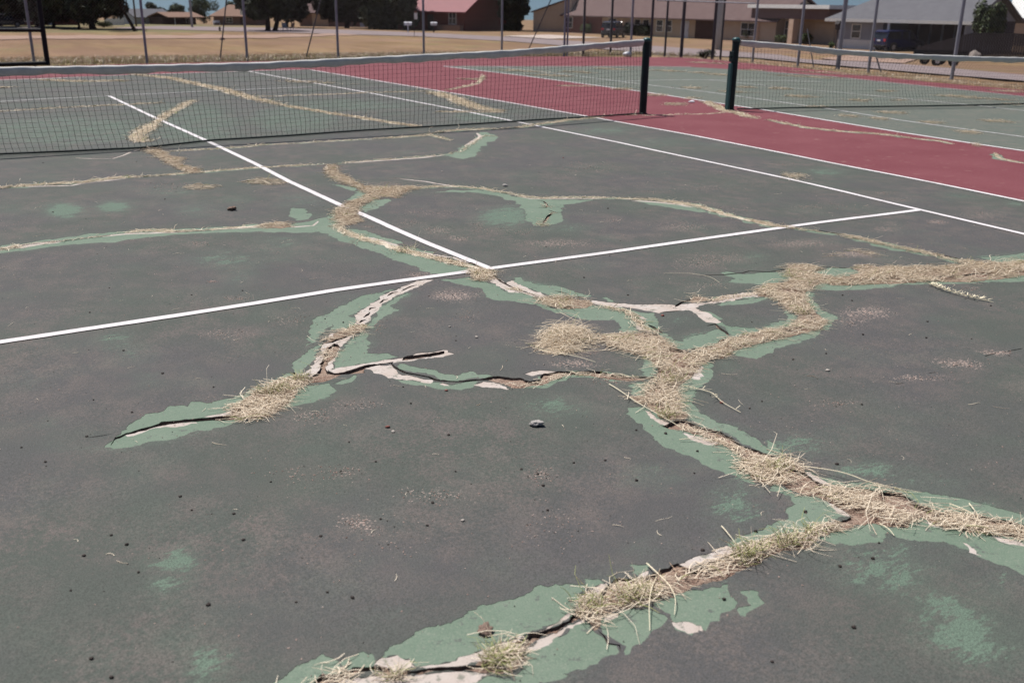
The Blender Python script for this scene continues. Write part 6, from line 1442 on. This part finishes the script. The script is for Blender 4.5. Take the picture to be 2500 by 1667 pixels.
tree("oak_tree", "dark tree hiding the red-roofed house's left half", (55.9, 112.8), 9.0, 2.9, 0.36, base_h=0.2, leaves=11000, seed=9, blobs=30, **big)
tree("oak_tree", "dense dark tree between red-roofed house and long ranch house", (72.5, 116.0), 9.0, 4.4, 0.4, base_h=-0.4, leaves=15000, seed=10, blobs=34, **big)
tree("oak_tree", "dark tree tight against the ranch house's beige end wall", (70.0, 108.3), 7.4, 2.3, 0.3, base_h=-0.6, leaves=10000, seed=21, blobs=28, **big)
tree("oak_tree", "dark tree behind the trees beside the garage", (45.0, 130.0), 9.5, 5.0, 0.3, base_h=1.2, leaves=13000, seed=22, blobs=30, **big)
for i, (lo, hh, cr, lab, lf) in enumerate([((39.5, 189.5), 3.9, 2.5, "round dark green tree behind the grey cottage", 'leafd'), ((44.4, 191.5), 3.3, 2.3, "low mid-green tree behind the brown house", 'leafm'),
        ((50.1, 194.4), 5.0, 3.0, "taller mid-green tree right of the utility pole", 'leafm'), ((53.5, 186), 4.4, 1.6, "narrow green tree behind the hipped roof", 'leafm'),
        ((92, 104), 5.4, 3.4, "dark tree showing over the ranch roof ridge", 'leafd'), ((95, 92), 5.2, 3.8, "dark tree behind the ranch roof near the pale pole", 'leafd'), ((96, 82), 5.4, 3.6, "dark tree behind the ranch roof left of the white roof edge", 'leafd'),
        ((92, 60), 6.2, 1.0, "slim dark conifer behind the grey roof's left end", 'leafd')]):
    tree("background_tree", lab, lo, hh, cr, 0.2, lf, base_h=0.5, leaves=3200, size=0.24, seed=30 + i, group="trees behind the houses", blobs=14)
def shrub(name, label, loc, w, d, h, leaf, count, size, rz=0.0, group="shrubs by the houses", z0=0.0):
    root = empty(name, (loc[0], loc[1], terz(*loc)), rz)
    tag(root, label, "shrub", group)
    bm = bmesh.new()
    for k in range(5):
        an = k * 1.26; bar(bm, (0, 0, -0.1), (math.cos(an) * w * 0.3, math.sin(an) * d * 0.3, h * 0.6), 0.03, 6)
    bobj("stem", bm, M['bark'], root)
    cs, rad = [], []
    m = max(5, int(w * 3))
    for k in range(m):
        cs.append((random.uniform(-.36, .36) * w, random.uniform(-.3, .3) * d, z0 + h * random.uniform(0.4, 0.68))); rad.append((w / m * 1.3 + 0.15, d * 0.25, h * 0.38))
    V, F_, tn = leaf_cloud(cs, rad, count, size)
    np_obj("foliage", V, [F_], [M[leaf]], root, attrs={"tone": tn})
shrub("hedge", "clipped green hedge beside the thick oak", (19.8, 126.6), 1.8, 0.8, 0.85, 'leafm', 1500, 0.08)
shrub("bush", "round bright green bush by the ranch house brick", (74.0, 96.3), 2.4, 1.4, 1.3, 'leafl', 1800, 0.11)
shrub("hedge", "long dark hedge under the ranch house windows", (74.8, 86.6), 7.2, 1.2, 1.45, 'leafd', 4200, 0.12, math.radians(-88))
shrub("bush", "low green bush before the tan house window", (75.2, 62.5), 2.8, 1.2, 0.8, 'leafl', 1200, 0.1)
shrub("bush", "grey-green bush at the foot of the second stone column", (74.4, 59.3), 1.5, 1.2, 1.1, 'leafm', 1200, 0.1)
shrub("bush", "dark bush left of the tan house's first column", (76.0, 68.3), 1.8, 1.2, 1.2, 'leafm', 1200, 0.1)
shrub("large_bush", "large dark green shrub tree above the board fence", (67.8, 35.6), 3.6, 2.2, 3.6, 'leafm', 5200, 0.16, z0=0.6)
shrub("bush", "small yellow-green weed clump at the grey house corner", (65.2, 47.9), 0.5, 0.4, 0.7, 'leafl', 300, 0.07)
shrub("weed_clump", "grey-green weed clump at the foot of a dark fence post", (19.2, 12.95), 0.55, 0.4, 0.32, 'leafm', 500, 0.03, group=None)

# ------------------------------------------------------------------ utility poles, mailboxes, small things
M['polewood'] = mottled("pole_wood", (0.10, 0.085, 0.075), (0.15, 0.13, 0.115), 4, 0.9, 0.1)
M['polegrey'] = mottled("pale_pole", (0.26, 0.265, 0.28), (0.33, 0.335, 0.35), 4, 0.8, 0.2)
def pole(label, loc, r, h, mat, lean=0.0, arm=True):
    root = empty("utility_pole", (loc[0], loc[1], terz(*loc)))
    root.rotation_euler = (0, lean, 0)
    tag(root, label, "utility pole", "utility poles")
    bm = bmesh.new(); lathe(bm, [(r, -0.5), (r * 0.95, h * 0.4), (r * 0.8, h)], 14); bobj("pole", bm, M[mat], root, True)
    if arm:
        boxo("crossarm", M['polewood'], root, -1.1, 1.1, -0.06, 0.06, h - 0.7, h - 0.55)
        for k in (-0.95, 0.0, 0.95):
            bm = bmesh.new(); lathe(bm, [(0.05, 0), (0.07, 0.08), (0.04, 0.16)], 8, (k, 0, h - 0.55)); bobj("insulator", bm, M['galv'], root)
pole("thick pale grey pole beyond the right-hand fence", (54.9, 50.9), 0.30, 10, 'polegrey')
pole("slim grey pole right of the brown house", (31.1, 127.2), 0.16, 9, 'polegrey', arm=False)
pole("dark pole standing behind the leaning tree", (26.4, 140.0), 0.13, 9, 'polewood')
pole("thin dark pole above the grey cottage", (30.2, 160.0), 0.07, 8, 'polewood', arm=False)
def mailbox(label, loc, dark):
    root = empty("mailbox", (loc[0], loc[1], terz(*loc)), -0.45)
    tag(root, label, "mailbox", "mailboxes by the road")
    boxo("post", M['wood' if dark else 'whitep'], root, -0.07, 0.07, -0.07, 0.07, -0.2, 0.85)
    bm = bmesh.new(); N_ = 10; w, ln = 0.22, 0.95 if not dark else 0.8
    prof = [(-w, 0.83), (-w, 1.02)] + [(-w * math.cos(math.pi * k / N_), 1.02 + w * math.sin(math.pi * k / N_)) for k in range(1, N_)] + [(w, 1.02), (w, 0.83)]
    A_ = [bm.verts.new((-ln / 2, y, z)) for y, z in prof]; B_ = [bm.verts.new((ln / 2, y, z)) for y, z in prof]
    bm.faces.new(A_[::-1]); bm.faces.new(B_)
    for k in range(len(prof)): bm.faces.new((A_[k], A_[(k + 1) % len(prof)], B_[(k + 1) % len(prof)], B_[k]))
    bx_ = bobj("box", bm, M['whitep'], root)
    boxo("door", M['galv'], bx_, ln / 2 + 0.003, ln / 2 + 0.02, -w * 0.9, w * 0.9, 0.85, 1.1)
    bm = bmesh.new(); box(bm, -0.05, 0.18, -w - 0.03, -w - 0.006, 1.0, 1.06); box(bm, -0.05, 0.0, -w - 0.03, -w - 0.006, 1.061, 1.25)
    bobj("flag", bm, M['redchip'], bx_)
mailbox("white mailbox on white post, left of the two", (51.0, 101.8), False)
mailbox("white mailbox on dark post, right of the two", (54.5, 101.7), True)
sg = empty("road_sign", (44.4, 86.4, terz(44.4, 86.4)), -0.45)
tag(sg, "small white sign on a thin post beside the mailboxes", "sign")
bm = bmesh.new(); bar(bm, (0, 0, -0.2), (0, 0, 2.5), 0.03); bobj("post", bm, M['galvd'], sg)
boxo("plate", M['whitep'], sg, 0.02, 0.36, -0.045, -0.03, 1.75, 2.4); boxo("red_top", M['redchip'], sg, 0.06, 0.30, -0.046, -0.031, 2.405, 2.6)
hy = empty("hydrant", (29.6, 108.2, terz(29.6, 108.2)))
tag(hy, "small dark hydrant in the dry field", "hydrant")
bm = bmesh.new(); lathe(bm, [(0.14, 0), (0.14, 0.05), (0.10, 0.06), (0.10, 0.38), (0.13, 0.39), (0.12, 0.44), (0.05, 0.52), (0.03, 0.55)], 12); bobj("barrel", bm, M['door_brown'], hy)
bm = bmesh.new(); bar(bm, (-0.17, 0, 0.28), (0.17, 0, 0.28), 0.05); bobj("nozzle", bm, M['door_brown'], hy)
o = link(bpy.data.objects.new("field_rock", clod_me)); o.scale = (0.22, 0.18, 0.3); o.location = (21.9, 79.3, terz(21.9, 79.3) + 0.06)
tag(o, "dark rock lying in the dry field near the dirt path", "rock")
def lawn_chair(label, loc, rz, mat):
    root = empty("garden_chair", (loc[0], loc[1], terz(*loc)), rz)
    tag(root, label, "chair", "garden chairs under the twin oak")
    boxo("seat", M[mat], root, -0.28, 0.28, -0.25, 0.28, 0.40, 0.45, 0.01)
    b_ = boxo("backrest", M[mat], root, -0.28, 0.28, 0.24, 0.29, 0.46, 1.0, 0.01); b_.rotation_euler = (-0.2, 0, 0)
    for x in (-0.26, 0.22):
        for y in (-0.23, 0.22): boxo("leg", M['whitep'], root, x, x + 0.04, y, y + 0.04, 0.0, 0.40)
lawn_chair("pale garden chair nearest the twin oak", (38.2, 110.2), 2.6, 'palewall')
lawn_chair("pale garden chair farther right of the twin oak", (39.2, 111.0), 3.6, 'brick_tan')
bn = empty("white_bench", (43.4, 160.6, terz(43.4, 160.6)))
tag(bn, "white bench in front of the hipped-roof house", "bench")
boxo("seat", M['whitep'], bn, -0.6, 0.6, -0.2, 0.2, 0.35, 0.40); boxo("backrest", M['whitep'], bn, -0.6, 0.6, 0.2, 0.24, 0.4, 0.75)
for x in (-0.55, 0.5): boxo("leg", M['whitep'], bn, x, x + 0.06, -0.18, 0.18, 0.0, 0.35)
M['tarpc'] = mottled("pale_tarp", (0.20, 0.17, 0.155), (0.26, 0.225, 0.20), 3, 0.8, 0.2)
bm = bmesh.new(); bmesh.ops.create_icosphere(bm, subdivisions=3, radius=1)
for v in bm.verts:
    v.co *= 1 + 0.25 * noise.noise(v.co * 1.6 + Vector((4, 0, 0))); v.co = Vector((v.co.x * 0.6, v.co.y * 0.4, max(-0.1, v.co.z * 0.62)))
o = bobj("covered_mound", bm, M['tarpc'], None, True); o.location = (62.4, 32.4, terz(62.4, 32.4))
tag(o, "pale cloth-covered mound in front of the board fence", "covered pile")
mb = empty("pole_sign", (63.6, 46.0, terz(63.6, 46.0)))
tag(mb, "dark birdhouse-like box on a post before the grey house", "post box")
boxo("post", M['wood'], mb, -0.05, 0.05, -0.05, 0.05, -0.2, 1.7); boxo("box", M['wood'], mb, -0.16, 0.16, -0.16, 0.16, 1.7, 2.15, 0.02)
bm = bmesh.new(); v = [bm.verts.new(c) for c in ((-0.24, -0.22, 2.15), (0.24, -0.22, 2.15), (0.24, 0.22, 2.15), (-0.24, 0.22, 2.15), (0, -0.22, 2.42), (0, 0.22, 2.42))]
for q in ((0, 1, 4), (2, 3, 5), (1, 2, 5, 4), (3, 0, 4, 5), (3, 2, 1, 0)): bm.faces.new([v[k] for k in q])
bobj("roof", bm, M['wood'], mb)

# ------------------------------------------------------------------ vehicles
M['tyre'] = mottled("tyre_rubber", (0.010, 0.010, 0.011), (0.018, 0.018, 0.02), 8, 0.8, 0.2)
M['rim'] = mottled("wheel_rim", (0.34, 0.34, 0.36), (0.44, 0.44, 0.46), 8, 0.35, 0.5, metal=0.5)
M['lamp_red'] = mottled("tail_lamp", (0.40, 0.02, 0.03), (0.5, 0.04, 0.05), 8, 0.2, 0.5)
M['lamp_clear'] = mottled("head_lamp", (0.6, 0.6, 0.62), (0.7, 0.7, 0.72), 8, 0.15, 0.5)
def paint(name, c):
    n = NT(name); m_ = n.done(n.mix(n.noise(3, 2, obj=True), c, tuple(v * 0.85 for v in c)), 0.25, 0.5)
    n.b.inputs["Coat Weight"].default_value = 0.3; n.b.inputs["Coat Roughness"].default_value = 0.08
    return m_
M['car_blue'] = paint("blue_car_paint", (0.006, 0.010, 0.062)); M['car_dark'] = paint("dark_car_paint", (0.016, 0.017, 0.030)); M['car_slate'] = paint("slate_car_paint", (0.032, 0.042, 0.060))
M['plastic'] = mottled("black_plastic", (0.008, 0.008, 0.009), (0.014, 0.014, 0.015), 8, 0.6, 0.3)
def loft(rings):
    bm = bmesh.new(); R_ = [[bm.verts.new(p) for p in r] for r in rings]
    for a, b in zip(R_[:-1], R_[1:]):
        for k in range(len(a)): bm.faces.new((a[k], a[(k + 1) % len(a)], b[(k + 1) % len(b)], b[k]))
    bm.faces.new(R_[0][::-1]); bm.faces.new(R_[-1])
    return bm
def suv(name, label, loc, rz, mat, Lc=4.6, Wc=1.85, Hc=1.70):
    """front towards +x"""
    root = empty(name, (loc[0], loc[1], terz(*loc)), rz)
    tag(root, label, "car", "parked cars")
    hw = Wc / 2; x0, x1 = -Lc / 2, Lc / 2
    belt = Hc * 0.60
    st = [(x0, 0.86, 0.42, belt - 0.12), (x0 + 0.10, 0.96, 0.30, belt), (x0 + 0.9, 1.0, 0.24, belt), (0.35, 1.0, 0.24, belt - 0.02), (0.95, 0.99, 0.24, belt - 0.05), (x1 - 0.35, 0.95, 0.26, belt - 0.16), (x1 - 0.05, 0.86, 0.32, belt - 0.30), (x1, 0.78, 0.40, belt - 0.42)]
    rings = []
    for x, w, zb, zt in st:
        w *= hw; zm = (zb + zt) / 2
        rings.append([(x, -w * 0.92, zb), (x, w * 0.92, zb), (x, w, zb + 0.14), (x, w, zm + 0.12), (x, w * 0.94, zt - 0.03), (x, w * 0.86, zt), (x, -w * 0.86, zt), (x, -w * 0.94, zt - 0.03), (x, -w, zm + 0.12), (x, -w, zb + 0.14)])
    body = bobj("body", loft(rings), M[mat], root, bevel=0.03)
    gh = [(x0 + 0.06, 0.86, belt - 0.02, belt + 0.02), (x0 + 0.22, 0.80, belt - 0.02, Hc - 0.14), (x0 + 0.5, 0.77, belt - 0.02, Hc - 0.06), (0.2, 0.77, belt - 0.02, Hc - 0.05), (0.62, 0.78, belt - 0.02, Hc - 0.13), (1.25, 0.84, belt - 0.05, belt + 0.0)]
    rings = []
    for x, w, zb, zt in gh:
        w *= hw; rings.append([(x, -hw * 0.88, zb), (x, hw * 0.88, zb), (x, w, zt), (x, -w, zt)])
    glass = bobj("window_glass", loft(rings), M['glass'], root)
    rf = [(x0 + 0.10, 0.74, Hc - 0.16), (x0 + 0.4, 0.78, Hc - 0.05), (0.25, 0.78, Hc - 0.045), (0.66, 0.76, Hc - 0.14)]
    rings = []
    for x, w, z in rf:
        w *= hw; rings.append([(x, -w - 0.02, z - 0.06), (x, w + 0.02, z - 0.06), (x, w * 0.94, z + 0.045), (x, -w * 0.94, z + 0.045)])
    bobj("roof", loft(rings), M[mat], root, bevel=0.02)
    for s in (-1, 1):
        for (xa, xb) in ((x0 + 0.05, x0 + 0.30), (-0.55, -0.52), (0.28, 0.28), (1.18, 0.60)):
            bm = bmesh.new(); bar(bm, (xa, s * hw * 0.875, belt - 0.02), (xb, s * hw * 0.79, Hc - 0.10), 0.045, 6); bobj("pillar", bm, M[mat], root)
        boxo("taillight", M['lamp_red'], root, x0 - 0.025, x0 + 0.16, s * hw * 0.70 - 0.13, s * hw * 0.70 + 0.13 + s * 0.03, belt - 0.22, belt - 0.02, 0.01)
        boxo("headlight", M['lamp_clear'], root, x1 - 0.20, x1 - 0.012, s * hw * 0.62 - 0.17, s * hw * 0.62 + 0.17, belt - 0.46, belt - 0.32, 0.01)
        boxo("mirror", M[mat], root, 0.85, 1.02, s * hw * 1.02 - 0.09, s * hw * 1.02 + 0.09, belt, belt + 0.14, 0.03)
        for xw in (x0 + 0.85, x1 - 0.90):
            bm = bmesh.new()
            prof = [(0.20, -0.10), (0.31, -0.11), (0.345, -0.07), (0.345, 0.07), (0.31, 0.11), (0.20, 0.10)]
            lathe(bm, prof, 22)
            w_ = bobj("wheel", bm, M['tyre'], root, True); w_.rotation_euler = (math.radians(90), 0, 0); w_.location = (xw, s * (hw - 0.10), 0.345)
            w_.data.set_sharp_from_angle(angle=0.7)
            bm = bmesh.new(); lathe(bm, [(0.20, -0.112), (0.20, -0.10), (0.05, -0.085), (0.05, 0.085), (0.20, 0.10), (0.20, 0.112)], 18)
            bobj("rim", bm, M['rim'], w_)
            bm = bmesh.new()
            ar = [bm.verts.new((xw + 0.41 * math.cos(a_), s * (hw + 0.012), 0.345 + 0.41 * math.sin(a_))) for a_ in np.linspace(-0.15, math.pi + 0.15, 14)]
            ai = [bm.verts.new((xw + 0.35 * math.cos(a_), s * (hw + 0.012), 0.345 + 0.35 * math.sin(a_))) for a_ in np.linspace(-0.15, math.pi + 0.15, 14)]
            for k in range(13): bm.faces.new((ar[k], ar[k + 1], ai[k + 1], ai[k]))
            ex = bmesh.ops.extrude_face_region(bm, geom=list(bm.faces))
            for v in [e for e in ex['geom'] if isinstance(e, bmesh.types.BMVert)]: v.co.y -= s * 0.05
            bobj("wheel_arch", bm, M['plastic'], root)
    boxo("rear_bumper", M['plastic'], root, x0 - 0.06, x0 + 0.10, -hw * 0.88, hw * 0.88, 0.34, 0.52, 0.03)
    boxo("front_bumper", M['plastic'], root, x1 - 0.10, x1 + 0.05, -hw * 0.80, hw * 0.80, 0.32, 0.50, 0.03)
    boxo("number_plate", M['whitep'], root, x0 - 0.03, x0 - 0.005, -0.18, 0.18, belt - 0.22, belt - 0.10)
    return root
suv("parked_car", "dark blue car parked nose-in under the grey house carport", (70.7, 45.3), math.radians(-8), 'car_blue', 4.6, 1.85, 1.72)
suv("parked_car", "dark car parked rear towards the camera before the ranch house", (66.6, 80.6), math.radians(38), 'car_dark', 4.5, 1.85, 1.78)
suv("parked_car", "slate grey car parked under the trees at the left edge", (9.0, 134.0), math.radians(178), 'car_slate', 4.7, 1.85, 1.6)
tr = empty("utility_trailer", (50.3, 26.6, terz(50.3, 26.6)), math.radians(-30))
tag(tr, "low dark utility trailer parked beside the blue car", "trailer")
boxo("bed", M['plastic'], tr, -1.3, 1.3, -0.7, 0.7, 0.42, 0.60, 0.02); boxo("side_rail", M['plastic'], tr, -1.3, 1.3, -0.74, -0.705, 0.6, 0.85); boxo("side_rail", M['plastic'], tr, -1.3, 1.3, 0.705, 0.74, 0.6, 0.85)
bm = bmesh.new(); bar(bm, (-1.3, 0, 0.48), (-2.3, 0, 0.42), 0.05); bobj("drawbar", bm, M['plastic'], tr)
for x in (-0.5, 0.5):
    for s in (-1, 1):
        bm = bmesh.new(); lathe(bm, [(0.15, -0.09), (0.27, -0.10), (0.31, -0.06), (0.31, 0.06), (0.27, 0.10), (0.15, 0.09)], 18)
        w_ = bobj("wheel", bm, M['tyre'], tr, True); w_.rotation_euler = (math.radians(90), 0, 0); w_.location = (x, s * 0.84, 0.31)
        bm = bmesh.new(); lathe(bm, [(0.15, -0.102), (0.15, 0.102)], 14); bobj("rim", bm, M['trim'], w_)
